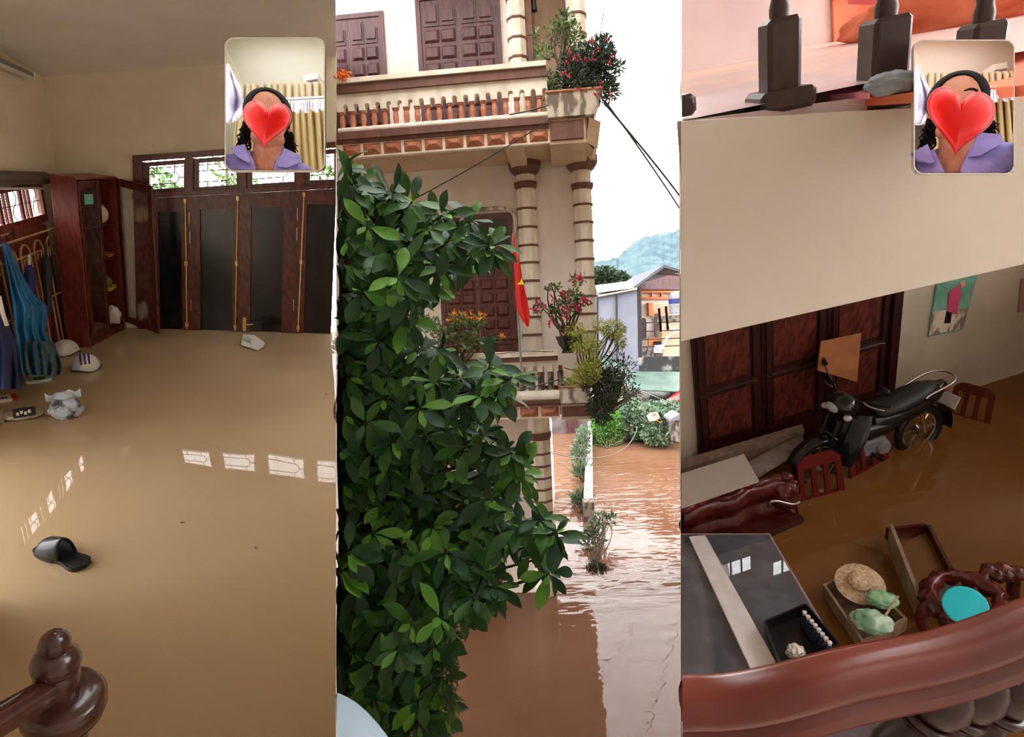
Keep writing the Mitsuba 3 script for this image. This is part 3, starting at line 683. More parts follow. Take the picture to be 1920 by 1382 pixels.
def column(parent, u, r, z0, z1, bands, caps, w=.02):
    k = part(P2, parent, 'column', mv(lathe([(r, z0), (r, z1)], 8, turn=math.pi / 8), FR, FB(u, 0, w)), 'm_plaster_pale')
    for zb in bands:
        part(P2, k, 'band', mv(lathe([(r, zb - .016), (r + .016, zb - .012), (r + .016, zb + .012), (r, zb + .016)], 8, turn=math.pi / 8), FR, FB(u, 0, w)), 'm_brown_paint')
    for zc, h_, e in caps:
        part(P2, k, 'capital', mv(lathe([(r + .01, zc - h_ / 2), (r + e * .6, zc - h_ * .3), (r + e, zc), (r + e, zc + h_ / 2)], 8, turn=math.pi / 8), FR, FB(u, 0, w)), 'm_brown_paint')
    return k


fz = lambda x, ys, w=0.0: [fu(x, y, w)[1] for y in ys]
column(hs, .235, .132, -.6, 2.1, fz(985, (393.5, 428, 462, 494, 528, 561, 595, 628)), [(fu(985, 317)[1], .19, .10), (fu(985, 350)[1], .09, .035)])
column(hs, 1.00, .128, -.6, 2.1, fz(1090, (386, 419, 453, 487.5, 522, 556, 589, 622)), [(fu(1090, 309)[1], .19, .10), (fu(1090, 352)[1], .08, .03)])
column(hs, .215, .125, 2.39, 6.2, fz(970, (3, 40, 77, 113)), [])
column(hs, 1.00, .135, 2.39, 6.2, fz(1080, (33, 70, 107)), [])
column(hs, .26, .150, -4.4, -.95, fz(1010, (848, 871, 893, 914, 936, 957)), [(fu(1010, 816)[1], .10, .04)])

# stepped meander trim on the ground floor wall
pm = [(940, 832), (940, 841), (968, 841), (968, 852), (995, 852), (995, 846), (974, 846), (974, 835), (974, 832)]
part(P2, hs, 'meander_trim', fpoly([fu(x, y + 8, .02) for x, y in pm], .02, .05), 'm_brown_paint')
part(P2, hs, 'meander_trim', fpoly([fu(x, y, .02) for x, y in [(936, 860), (962, 860), (962, 873), (1000, 873), (1000, 866), (969, 866), (969, 853), (936, 853)]], .02, .05), 'm_brown_paint')
part(P2, hs, 'wall_panel', fpoly([fu(x, y, .01) for x, y in [(925, 856), (962, 860), (962, 900), (925, 900)]], .012, .04), 'm_brown_paint')


def double_door(name, u0, u1, z0, z1, rows, m_, lab, arch=True, pitch=.218, fr=.06):
    ue_ = max(u0, uL(z0, .03))
    d_ = part(P2, hs, name, cat(([fbox(u0, u0 + fr, z0, z1, -.05, .03)] if u0 > ue_ - .01 else []) + [fbox(u1 - fr, u1, z0, z1, -.05, .03), fbox(max(u0 + fr, ue_), u1 - fr, z1 - fr, z1, -.05, .03)]), m_, label=lab)
    lw_ = (u1 - u0 - 2 * fr) / 2
    for k in range(2):
        a = u0 + fr + k * lw_
        if a + lw_ < ue_ + .05: continue
        part(P2, d_, 'leaf', fbox(max(a + .004, uL(z0, .02)), a + lw_ - .004, z0, z1 - fr - .004, -.03, .014), m_)
        cw = (lw_ - .09) / 2
        for j in range(2):
            ua = a + .04 + j * (cw + .015); ub = ua + cw - .005
            if ua < uL(z0, .03): continue
            zt_ = z1 - fr - .05
            for r in range(rows):
                hgt = pitch * 1.35 if r == 0 and arch else pitch * .80
                zb_ = zt_ - hgt
                if zb_ < z0 + .01: break
                if r == 0 and arch:
                    q = [(ua, zb_), (ub, zb_)] + ([(ub, zt_ - .10)] if j else [(ub, zt_)])
                    tt_ = np.linspace(0, 1, 7)
                    q += [(ub - (ub - ua) * t, zt_ - .10 + .10 * math.sin(t * math.pi / 2)) for t in tt_[1:]] if j else [(ub - (ub - ua) * t, zt_ - .10 * (1 - math.cos(t * math.pi / 2))) for t in tt_[1:]]
                    cq = np.mean(q, 0); part(P2, d_, 'panel', cat([fpoly(q, .026, .02), fpoly([tuple(cq + (np.array(p_) - cq) * .74) for p_ in q], .044, .02)]), m_)
                else:
                    part(P2, d_, 'panel', frustum(ua, ub, zb_, zt_, .013, .045, .03), m_)
                zt_ = zb_ - pitch * .20
    return d_


def frustum(u0, u1, z0, z1, w0, w1, inset, ridge=False):
    """A raised bevelled panel on the front."""
    i, j = inset, inset
    if ridge: j = (z1 - z0) * .42
    v = [FB(u, z, w) for w, a, b in ((w0, 0, 0), (w1, i, j)) for u, z in ((u0 + a, z0 + b), (u1 - a, z0 + b), (u1 - a, z1 - b), (u0 + a, z1 - b))]
    return np.array(v), np.array([[4, 5, 6, 7], [0, 1, 5, 4], [1, 2, 6, 5], [2, 3, 7, 6], [3, 0, 4, 7], [3, 2, 1, 0]])


double_door('shutter_door', -2.62, -1.60, 2.40, 4.32, 9, 'm_shutter', 'dark wooden shutter door at the left end of the upper balcony')
double_door('shutter_door', -1.15, -.0, 2.40, 4.46, 9, 'm_shutter', 'dark wooden shutter door in the middle of the upper balcony')
double_door('shutter_door', -1.03, .03, -.9, 1.02, 8, 'm_shutter_red', 'red brown shutter door on the lower balcony', pitch=.185)
double_door('shutter_door', -1.0, -.365, -4.4, -2.2, 9, 'm_shutter_red', 'dark red door of the flooded ground floor', pitch=.22)
tr = part(P2, hs, 'transom', fbox(-1.03, .03, 1.02, 1.52, -.05, .02), 'm_shutter_red', label='red brown frame of the fanlight')
for u0, u1 in ((-.98, -.52), (-.44, -.04)):
    part(P2, tr, 'pane', fbox(u0, u1, 1.08, 1.44, .015, .026, .0), 'm_dark_glass', label='dark glass')
arc = [FB(.075, .85, .05), FB(.075, 1.35, .05), FB(.05, 1.48, .05), FB(-.04, 1.56, .05), FB(-.3, 1.575, .05), FB(-.55, 1.56, .05), FB(-.66, 1.46, .05), FB(-.70, 1.30, .05)]
part(P2, tr, 'arch_trim', tube(spline(arc, 24), .028, 6), 'm_stained', 40, label='pale rounded arch trim')
part(P2, hs, 'door_sill', cat([fbox(-1.1, .06, -.22, -.17, 0, .06), fbox(-1.08, .04, -.28, -.24, 0, .04)]), 'm_shutter_red')

# balconies: rail, arches, balusters, base, mouldings, tiles
def balcony(z_top, z_led, z_brn, z_arch, z_bal0, z_base, z_mould, z_bot, u_end, n_bal, pitch, u_last, tiles, tile_last, m_bal, lab, plain):
    b = part(P2, hs, 'balcony', fwall(u_end, z_led, z_top, .92, 1.16), 'm_plaster_pale', label=lab)
    part(P2, b, 'rail_moulding', fwall(u_end, z_brn, z_led, .95, 1.13), 'm_brown_paint')
    beam = Polygon([(uL(z_arch, 1.09), z_arch - .05), (u_end, z_arch - .05), (u_end, z_brn), (uL(z_brn, 1.09), z_brn)])
    for i in range(n_bal + 1):
        uc = u_last - (i - .5) * pitch
        beam = beam.difference(Point(uc, z_arch).buffer(pitch * .22)).difference(Polygon([(uc - pitch * .22, z_arch - .1), (uc + pitch * .22, z_arch - .1), (uc + pitch * .22, z_arch), (uc - pitch * .22, z_arch)]))
    BR = np.stack([FH, UP, FW], 1)
    for g in getattr(beam, 'geoms', [beam]):
        part(P2, b, 'arched_beam', extr(g, .10, FO + FW * .99, BR if np.linalg.det(BR) > 0 else np.stack([FH, UP, -FW], 1)), 'm_plaster_pale')
    H = z_arch - z_bal0 - .04
    pr = [(.030, 0), (.042, 0), (.042, .08), (.030, .12), (.036, .3), (.040, .45), (.034, .66), (.028, .80), (.040, .84), (.042, .92), (.034, .94), (.044, 1.0)]
    sh = mikit.ply(mv((lambda q: (q[0] @ FR.T @ P2.M.T, q[1]))(lathe([(r * .92, z * H) for r, z in pr], 8, turn=math.pi / 8))), m_bal)
    for i in range(n_bal):
        if u_last - i * pitch - .05 < uL(z_bal0, 1.06): continue
        p = P2.M @ FB(u_last - i * pitch, z_bal0, 1.04) + EYE
        k = numbered(b + '__baluster'); scene[k] = {**sh, 'to_world': mi.ScalarTransform4f().translate(p.tolist())}
    part(P2, b, 'base_bar', cat([tube([FB(uL(z_base, 1.09) + .02, (z_bal0 + z_base) / 2, 1.06), FB(u_end, (z_bal0 + z_base) / 2, 1.06)], (z_bal0 - z_base) / 2 + .012, 10)]), 'm_plaster_pale', 40)
    part(P2, b, 'moulding', cat([fwall(u_end, z_mould + .03, z_base, .94, 1.12), fwall(u_end, z_mould - .01, z_mould + .035, .94, 1.08)]), 'm_brown_paint')
    part(P2, b, 'tile_frame', fwall(u_end, z_bot, z_mould, .98, 1.05), 'm_plaster_pale')
    tp = tiles
    for i in range(plain):
        u1 = tile_last - i * tp
        if u1 - tp + .035 < uL(z_bot, 1.08): continue
        part(P2, b, 'tile', frustum(u1 - tp + .035, u1, z_bot + .022, z_mould - .02, 1.05, 1.10, .06, True), 'm_tile')
    return b


b1 = balcony(3.0, 2.945, 2.84, 2.69, 2.445, 2.39, 2.275, 2.10, .60, 19, .1335, .50, .2535, .585, 'm_baluster', 'upper balcony with orange brown balusters and raised tiles', 11)
b2 = balcony(-.355, -.415, -.475, -.56, -.845, -.955, -1.02, -1.185, .59, 10, .119, .725 - .119, .255, .575, 'm_grimy', 'lower balcony with grimy balusters and raised tiles', 7)
for i in range(8):
    part(P2, b2, 'rear_baluster', mv(lathe([(.03, 0), (.045, .03), (.035, .1), (.042, .2), (.03, .3)], 8), FR, FB(.55 - i * .119 + .06, -.85, .90)), 'm_baluster')
part(P2, b2, 'crack_line', tube([FB(u, -.352 + .006 * math.sin(u * 9), 1.165) for u in np.linspace(-.3, .55, 14)], .004, 4), 'm_black')
# corner blocks under the planters
for zt_, zb_, b, ue in ((2.36, 2.085, b1, 1.03), (-1.02, -1.20, b2, .985)):
    q = [(.60, zb_ - .01), (ue, zb_ - .01), (ue, zt_), (.60, zt_)]
    part(P2, b, 'corner_block', fpoly(q, 1.06, 1.0), 'm_plaster_tan')
    part(P2, b, 'corner_panel', fbox(.615, ue - .03, zb_ + .03, zt_ - .03, 1.05, 1.085, .008), 'm_brown_paint')
    pr = [FB(ue, zb_ - .01, 1.06), FB(ue, zt_, 1.06), FB(ue + .19, zt_, .85), FB(ue + .10, zb_ - .03, .80)]
    part(P2, b, 'corner_cheek', prism(pr, -FW * .5), 'm_plaster_tan')


def planter(lab, u0, u1, z0, z1, w0, w1, flare):
    t = thing('planter_box', lab, 'planter')
    v = []
    for z, f_ in ((z0, 0), (z1, flare)):
        v += [FB(u, z, w) for u, w in ((u0 - f_ * .3, w0), (u1 + f_, w0), (u1 + f_, w1 + f_ * .6), (u0 - f_ * .3, w1 + f_ * .6))]
    part(P2, t, 'trough', (np.array(v), np.array([[0, 1, 2, 3], [7, 6, 5, 4], [0, 4, 5, 1], [1, 5, 6, 2], [2, 6, 7, 3], [3, 7, 4, 0]])), 'm_stained')
    part(P2, t, 'rim', cat([tube([FB(u0 - flare * .3, z1, w1 + flare * .6), FB(u1 + flare, z1, w1 + flare * .6)], .016, 6), tube([FB(u1 + flare, z1, w1 + flare * .6), FB(u1 + flare, z1, w0)], .016, 6)]), 'm_tile')
    part(P2, t, 'soil', fbox(u0, u1 + flare * .8, z1 - .01, z1 + .012, w0 + .03, w1), 'm_soil')
mat('m_soil', speckle(c(44, 34, 26), c(70, 54, 40), 30, 30), .95)
planter('stained concrete planter box at the corner of the upper balcony', .595, 1.13, 2.365, 2.63, .60, 1.13, .09)
planter('stained concrete planter box at the corner of the lower balcony', .60, .95, -1.0, -.80, .60, 1.13, .02)

# ------------------------------------------------------------------ leaves and flowers
GREENS = {}
def green(name, a, b, rough=.42, spec=.5, f=9.0):
    scene[name] = {'type': 'twosided', 'bsdf': {'type': 'principled', 'base_color': proc(lambda p, n, uv: mix(a, b, smoothstep(.3, .7, fbm(p.x * f, p.y * f, p.z * f, 2)))), 'roughness': rough, 'specular': spec}}
green('m_leaf_a', c(42, 80, 36), c(64, 108, 48), .5, .35)
green('m_leaf_b', c(32, 66, 42), c(46, 86, 54), .5, .35)
green('m_leaf_c', c(84, 140, 50), c(108, 166, 66), .5, .35)
green('m_leaf_d', c(16, 34, 20), c(28, 50, 28), .5)
green('m_bush_mid', c(66, 92, 46), c(98, 122, 66), .6)
green('m_bush_dark', c(28, 42, 28), c(48, 66, 40), .6)
green('m_bush_yellow', c(124, 138, 52), c(168, 168, 80), .6)
green('m_bush_bright', c(62, 106, 38), c(92, 140, 56), .6)
green('m_bush_grey', c(66, 88, 66), c(112, 132, 104), .6)
mat('m_twig', speckle(c(60, 48, 36), c(92, 76, 58), 30, 10), .9)
mat('m_bark', speckle(c(44, 36, 28), c(70, 58, 46), 25, 6), .95)
mat('m_petal_red', c(160, 36, 46), .6); mat('m_petal_pink', c(190, 40, 92), .6); mat('m_petal_orange', c(230, 128, 40), .6)


def leaflets(centers, length, width, rng, up=.3, dirs=None, bend=.15):
    """Small pointed leaves: four triangles each, at the given points."""
    n = len(centers)
    d = rng.normal(size=(n, 3)) if dirs is None else dirs + rng.normal(size=(n, 3)) * .45
    d[:, 2] += up; d /= np.linalg.norm(d, axis=1, keepdims=True)
    s = np.cross(d, rng.normal(size=(n, 3))); s /= np.linalg.norm(s, axis=1, keepdims=True)
    nn = np.cross(d, s)
    L = length * (.6 + .8 * rng.random((n, 1))); W = width * (.7 + .6 * rng.random((n, 1)))
    p0 = centers; p1 = centers + d * L * .5 + s * W / 2 + nn * L * .05; p2 = centers + d * L - nn * L * bend; p3 = centers + d * L * .5 - s * W / 2 + nn * L * .05; pm = centers + d * L * .52
    v = np.stack([p0, p1, p2, p3, pm], 1).reshape(-1, 3)
    i = np.arange(n)[:, None] * 5
    f = np.concatenate([i + [0, 1, 4], i + [1, 2, 4], i + [2, 3, 4], i + [3, 0, 4]], 0)
    return v, f


def in_lumps(lumps, n, rng, shell=.55):
    """Points in ellipsoids (centre, radii), denser towards the skin."""
    vol = np.array([np.prod(h) ** .67 for _, h in lumps]); k = rng.choice(len(lumps), n, p=vol / vol.sum())
    d = rng.normal(size=(n, 3)); d /= np.linalg.norm(d, axis=1, keepdims=True)
    r = (shell + (1 - shell) * rng.random(n) ** .6)[:, None]
    C = np.array([l[0] for l in lumps])[k]; Hh = np.array([l[1] for l in lumps])[k]
    return C + d * r * Hh, d


def lump(px, py, depth, rx, ry, rd):
    """An ellipsoid seen at px, py with radii rx, ry in pixels and depth radius rd in metres."""
    return at2(px, py, depth), np.array([rx * depth / F, rd, ry * depth / F])


def bush(name, label, cat_, lumps, n, length, width, m_, root=None, seed=1, up=.3, shell=.45, stems=9, stem_r=.012, flowers=None, outward=True, group=None):
    rng = np.random.default_rng(seed)
    t = thing(name, label, cat_, group)
    pts, d = in_lumps(lumps, n, rng, shell)
    part(P2, t, 'foliage', leaflets(pts, length, width, rng, up, d * .8 if outward else None), m_, kind='stuff')
    if root is not None:
        q = pts[rng.choice(len(pts), stems)]
        part(P2, t, 'stem', cat([tube(spline([root + rng.normal(size=3) * stem_r * 2, root + (p_ - root) * .5 + rng.normal(size=3) * np.linalg.norm(p_ - root) * .08, p_], 7), np.linspace(stem_r, stem_r * .4, 7), 5) for p_ in q]), 'm_twig')
    if flowers:
        fm, pos, size = flowers
        for p_ in pos:
            fl = [leaflets(np.repeat(p_[None], 10, 0) + rng.normal(size=(10, 3)) * size * .35, size, size * .7, rng, .3)]
            part(P2, t, 'flower', cat(fl), fm, label=None)
    return t


dep = lambda w: 8.2 - w          # depth of things standing out of the house front by w
green('m_bush_spike', c(34, 50, 40), c(58, 76, 56), .5)
bush('green_shrub', 'loose green leafed shrub in the upper planter in front of the pale column', 'shrub', [lump(1048, 62, 7.3, 26, 22, .2), lump(1062, 40, 7.3, 18, 16, .15), lump(1018, 100, 7.2, 18, 16, .15), lump(1078, 70, 7.2, 18, 22, .15), lump(1005, 66, 7.3, 7, 10, .08)], 620, .055, .032, 'm_bush_mid', at2(1050, 122, 7.2), 3, shell=.2, stems=16, stem_r=.014)
fp = [at2(x, y, 6.62) for x, y in ((1062, 118), (1068, 98), (1078, 108), (1084, 108), (1120, 94), (1112, 112), (1136, 74), (1110, 78), (1056, 136), (1067, 141), (1087, 165), (1126, 160), (1142, 118), (1150, 108), (1145, 176), (1116, 180), (1098, 112))]
bush('flowering_shrub', 'dark spiky shrub with red flowers overflowing the upper planter', 'shrub', [lump(1098, 128, 7.0, 36, 34, .3), lump(1120, 105, 7.0, 26, 28, .25), lump(1136, 85, 7.0, 9, 16, .1), lump(1075, 150, 6.9, 30, 30, .25), lump(1135, 130, 7.0, 24, 30, .2), lump(1112, 172, 6.9, 34, 16, .2), lump(1160, 124, 7.0, 8, 6, .05), lump(1146, 168, 6.9, 10, 18, .1), lump(1066, 108, 7.0, 12, 12, .1)], 3400, .085, .022, 'm_bush_spike', at2(1095, 195, 7.0), 4, shell=.15, stems=30, stem_r=.012, flowers=('m_petal_red', fp, .035))
bush('trailing_fern', 'long pale green fern hanging over the left end of the upper planter', 'fern', [lump(1033, 175, 6.95, 6, 20, .05), lump(1030, 150, 6.95, 14, 16, .08)], 260, .10, .014, 'm_bush_mid', at2(1034, 170, 7.0), 5, up=-.6, stems=5)
gs = thing('dry_grass', 'thin dry grass stalk rising from the red flowered shrub against the sky', 'grass stalk')
part(P2, gs, 'stalk', tube(spline([at2(1124, 90, 7.0), at2(1127, 55, 7.0), at2(1132, 25, 7.0)], 8), .004, 4), 'm_twig')
part(P2, gs, 'plume', leaflets(np.array([at2(1131 + q, 24 + 2 * abs(q), 7.0) for q in np.linspace(-5, 8, 14)]), .03, .006, np.random.default_rng(3)), 'm_twig')
# pots and flowers on the lower balcony rail
bp = [at2(x, y, 6.9) for x, y in ((1086, 517), (1090, 524), (1079, 525), (1060, 550), (1066, 553), (1054, 552), (1036, 558), (1008, 568), (1003, 579), (1008, 582), (1066, 564), (1072, 572), (1095, 568), (1103, 566), (1092, 562), (1085, 580), (1083, 578), (1055, 593), (1062, 596), (1033, 604), (1030, 606), (1056, 576), (1020, 577), (1065, 583), (1098, 560))]
bush('bougainvillea', 'pink bougainvillea in the dark bowl on the lower balcony rail', 'flowering plant', [lump(1056, 580, 7.0, 34, 16, .18), lump(1070, 558, 7.0, 22, 16, .15), lump(1084, 522, 7.0, 16, 12, .1), lump(1038, 540, 7.0, 14, 7, .08), lump(1010, 578, 7.0, 12, 8, .08), lump(1092, 566, 7.0, 14, 12, .1)], 620, .045, .030, 'm_bush_mid', at2(1062, 628, 7.0), 6, shell=.2, stems=14, stem_r=.016, flowers=('m_petal_pink', bp, .040))
pt = thing('bonsai_bowl', 'dark round footed bowl on the lower balcony rail holding the bougainvillea', 'flower pot')
o = at2(1064, 657, 7.0)
part(P2, pt, 'bowl', mv(lathe([(.05, 0), (.06, .01), (.10, .07), (.13, .15), (.14, .17), (.12, .17), (.10, .10), (0, .09)], 24), None, o), 'm_black', 40)
part(P2, pt, 'foot', mv(lathe([(.07, -.03), (.06, 0), (.04, .01)], 20), None, o), 'm_black', 40)
op = [at2(x, y, 6.9) for x, y in ((852, 588), (860, 586), (868, 590), (876, 594), (848, 592), (900, 590), (894, 598), (888, 596), (908, 594), (941, 631), (790, 606), (857, 598), (884, 588), (845, 600))]
bush('orange_trumpet_vine', 'vine with orange flowers spreading below the red brown shutter door', 'flowering plant', [lump(862, 600, 7.0, 24, 14, .2), lump(800, 606, 7.0, 26, 14, .2), lump(895, 606, 7.0, 18, 16, .15), lump(880, 640, 7.0, 24, 20, .2), lump(838, 625, 7.0, 26, 14, .2), lump(915, 640, 7.0, 16, 8, .1), lump(935, 634, 7.0, 9, 4, .05), lump(770, 600, 7.0, 14, 9, .1)], 900, .05, .035, 'm_bush_mid', at2(862, 690, 7.1), 7, shell=.2, stems=18, flowers=('m_petal_orange', op, .035))
bush('weeping_bush', 'feathery yellow green weeping bush in the lower planter', 'bush', [lump(1090, 640, 6.95, 24, 24, .22), lump(1150, 618, 6.9, 20, 18, .18), lump(1163, 640, 6.9, 8, 16, .1), lump(1126, 610, 6.9, 12, 10, .12), lump(1078, 620, 6.95, 16, 16, .14), lump(1110, 650, 6.9, 16, 16, .15)], 2600, .055, .010, 'm_bush_yellow', at2(1096, 715, 6.95), 8, up=-.5, shell=.3, stems=16, stem_r=.014)
bush('planter_greens', 'yellow green bushy plants at the front of the lower planter', 'bush', [lump(1100, 700, 6.75, 26, 20, .15), lump(1078, 715, 6.75, 22, 9, .1), lump(1110, 682, 6.8, 16, 12, .12)], 1300, .045, .012, 'm_bush_yellow', at2(1095, 728, 6.8), 9, shell=.3)
bush('hanging_vine', 'dark thick vine mass hanging beyond the corner of the lower planter', 'vine', [lump(1132, 725, 7.0, 28, 34, .3), lump(1126, 765, 7.0, 20, 28, .25), lump(1148, 712, 7.1, 16, 22, .2)], 2600, .07, .014, 'm_bush_dark', at2(1110, 700, 6.95), 10, up=-.5, shell=.3, stems=18)
bush('twiggy_shrub', 'sparse twiggy shrub above the dark vine mass', 'shrub', [lump(1165, 690, 7.6, 26, 26, .3), lump(1180, 735, 7.9, 20, 30, .3), lump(1142, 672, 7.4, 10, 12, .1)], 520, .05, .016, 'm_bush_dark', at2(1140, 770, 7.4), 11, shell=.1, stems=30, stem_r=.010)
fgp = thing('vase_ornament', 'small pale vase shaped ornament on the end of the lower balcony rail', 'ornament')
part(P2, fgp, 'body', mv(lathe([(.03, 0), (.04, .02), (.02, .06), (.035, .10), (.04, .14), (.03, .17), (.045, .19), (0, .19)], 16), None, at2(1113, 686, 6.9)), 'm_stained', 40)
# wall lamps at the top right column
for (x, y, lab) in ((1078, 4, 'black wall lantern on the top right column'), (1000, 2, 'dark globe lamp hanging in the upper recess')):
    t = thing('wall_lantern', lab, 'lantern')
    part(P2, t, 'body', mv(lathe([(.0, -.14), (.05, -.13), (.035, -.02), (.045, .03), (.02, .08), (.0, .12)], 10), None, at2(x, y, 7.9)), 'm_black', 40)
    part(P2, t, 'bracket', tube([at2(x, y - 10, 7.9), at2(x, y - 12, 8.15)], .012, 6), 'm_black')
solo(P2, 'orange_flower', leaflets(np.repeat(at2(642, 143, 6.95)[None], 60, 0) + RNG.normal(size=(60, 3)) * [.045, .03, .035], .05, .035, RNG), 'm_petal_orange', 'orange flower head on the upper balcony ledge at the far left', 'flower')

# flag on its pole
fg = thing('flag', 'red flag with a yellow star hanging limp on a pole before the lower door', 'flag')
p0, p1 = at2(978, 700, 6.75), at2(962, 438, 6.95)
part(P2, fg, 'pole', tube([p0, p1], .013, 8), 'm_grey', 40)
rows = [(440, 962, 964), (465, 963, 969), (500, 964, 976), (535, 966, 982), (560, 967, 988), (585, 971, 993), (600, 979, 993), (612, 988, 992)]
g_ = []
for i, (y, a, b) in enumerate(rows_of(rows, 30)):
    g_.append([at2(a + (b - a) * t, y, 6.74 + .04 * math.sin(t * 7 + i * .12) - .10 * t) for t in np.linspace(0, 1, 18)])
mat('m_flag', c(206, 42, 36), .6, sheen=.3); mat('m_star', c(240, 200, 40), .6)
part(P2, fg, 'cloth', sheet(np.array(g_), .004), 'm_flag', True)
part(P2, fg, 'star', prism([at2(x, y, 6.60) for x, y in ((968, 533), (975, 529), (978, 521), (980.5, 529), (982, 534), (976, 533.5))], FW * -.012), 'm_star', label='yellow star, folded at the edge')

# ------------------------------------------------------------------ water, garden wall, plants in the flood
ripple = lambda p, n, uv: (.35 + smoothstep(10.0, 8.6, p.y) * smoothstep(7.2, 8.2, p.y) * 1.5 + smoothstep(10.5, 12.5, p.y) * 1.2) * fbm(p.x * 2.2 + .6 * noise(p.x, p.y), p.y * 6.0, 2.0, 3)
scene['m_water_street'] = {'type': 'twosided', 'bsdf': bumped({'type': 'plastic', 'diffuse_reflectance': proc(lambda p, n, uv: mix(c(124, 88, 66), c(134, 98, 76), smoothstep(.3, .7, fbm(p.x * .5, p.y * .3, 1.0, 3)))), 'int_ior': 1.25, 'nonlinear': True}, ripple, .013)}
zq = lambda px, d: np.append(P2.ray(px, 700)[:2] / P2.ray(px, 700)[1] * d, W2)
solo(P2, 'flood_water', prism([zq(631, 1.2), zq(1275.5, 1.2), zq(1275.5, 60), zq(631, 60)], -UP * .02), 'm_water_street', 'brown rippling flood water around the house front and garden wall', 'flood water')
mat('m_coping', speckle(c(120, 114, 108), c(168, 160, 152), 9, 9), .85)
gw = thing('garden_wall', 'narrow grey garden wall running away from the near end pillar in the flood', 'garden wall')
n0, n1 = w2(1095, 974), w2(1113, 974); f0 = w2(1103, 806); f0[2] = W2
top = .36
v = lambda p, z: p * [1, 1, 0] + UP * (W2 + z)
f1 = f0 + (n1 - n0) * .8
part(P2, gw, 'coping', prism([v(n0, top), v(n1, top), v(f1, top), v(f0, top)], -UP * .08), 'm_coping')
part(P2, gw, 'wall_body', prism([v(n0 + [.02, .1, 0], top - .06), v(n1 + [-.02, .1, 0], top - .06), v(f1, top - .06), v(f0, top - .06)], -UP * .8), 'm_grimy')
part(P2, gw, 'end_pillar', cbox((n0 + n1) / 2 * [1, 1, 0] + UP * (W2 + .12), ((n1 - n0)[0] / 2 + .01, .12, .26), None, .01), 'm_grimy')
bush('shrub_in_flood', 'round dense green bush standing in the flood right of the garden wall', 'bush', [lump(1138, 812, 18.5, 27, 28, .45), lump(1132, 790, 18.5, 24, 20, .4), lump(1152, 795, 18.5, 16, 24, .4), lump(1140, 832, 18.3, 24, 14, .4)], 3600, .11, .05, 'm_bush_bright', w2(1138, 842), 21, shell=.6)
bush('shrub_in_flood', 'smaller light green bush above the dense bush beside the garden wall', 'bush', [lump(1152, 766, 19.5, 16, 16, .4), lump(1160, 780, 19.5, 12, 14, .4)], 1300, .11, .05, 'm_bush_bright', w2(1152, 838), 22, shell=.6)
bush('shrub_in_flood', 'tall grey green plant left of the garden wall, stems in the water', 'bush', [lump(1090, 838, 15.5, 15, 24, .35), lump(1094, 815, 15.6, 12, 14, .3), lump(1086, 855, 15.3, 13, 14, .3)], 1300, .11, .03, 'm_bush_grey', w2(1092, 888), 23, shell=.3, stems=16)
bush('reed_clump', 'thin reed clump left of the garden wall, halfway along', 'reeds', [lump(1092, 890, 14.3, 12, 12, .2)], 120, .32, .03, 'm_bush_grey', w2(1092, 902), 24, up=1.6, shell=.1)
bush('reed_clump', 'thin reed clump left of the garden wall, nearest the end pillar', 'reeds', [lump(1088, 944, 12.4, 12, 10, .2)], 120, .30, .03, 'm_bush_grey', w2(1088, 962), 25, up=1.6, shell=.1)
bush('flooded_plant', 'grey leaved plant on thin stems rising from the open flood water', 'plant', [lump(1112, 1010, 10.2, 22, 12, .25), lump(1125, 975, 10.3, 10, 10, .15), lump(1142, 975, 10.3, 10, 8, .15), lump(1115, 990, 10.2, 16, 8, .2)], 330, .13, .035, 'm_bush_grey', w2(1114, 1052), 26, shell=.1, stems=16, stem_r=.012)
bush('grass_tuft', 'dark green mossy tuft at the foot of the plant in the open flood', 'grass tuft', [lump(1119, 1076, 9.2, 24, 12, .28)], 1500, .06, .02, 'm_bush_dark', None, 27, up=.7, shell=.6)
bush('hedge_bank', 'grey green creeper bank along the far edge of the flood', 'creeper bank', [lump(1190, 790, 18.8, 30, 34, .8), lump(1230, 800, 18.2, 34, 30, .8), lump(1262, 790, 18.6, 26, 34, .8), lump(1180, 772, 19.2, 24, 20, .6), lump(1240, 770, 19.2, 40, 14, .6), lump(1235, 815, 17.6, 28, 14, .5)], 7000, .15, .09, 'm_bush_grey', None, 28, shell=.75)
pt = thing('broken_crate', 'pale broken crate lying on the creeper bank', 'crate')
o = at2(1222, 784, 17.4)
part(P2, pt, 'box', mv(cat([cbox((0, 0, 0), (.14, .1, .012)), cbox((-.13, 0, .08), (.012, .1, .09)), cbox((.13, 0, .08), (.012, .1, .09)), cbox((0, .09, .08), (.14, .012, .09))]), rot([1, .3, .5], 60), o), 'm_plaster_pale')
part(P2, pt, 'lid', mv(cbox((.2, -.05, .03), (.08, .1, .01)), rot([0, 1, .3], 40), o), 'm_petal_orange', label='orange lid')
part(P2, pt, 'blue_can', mv(lathe([(0, -.1), (.09, -.1), (.09, .1), (0, .1)], 12), rot([1, 0, 0], 70), at2(1256, 794, 17.4)), 'm_umb_blue', label='blue can')

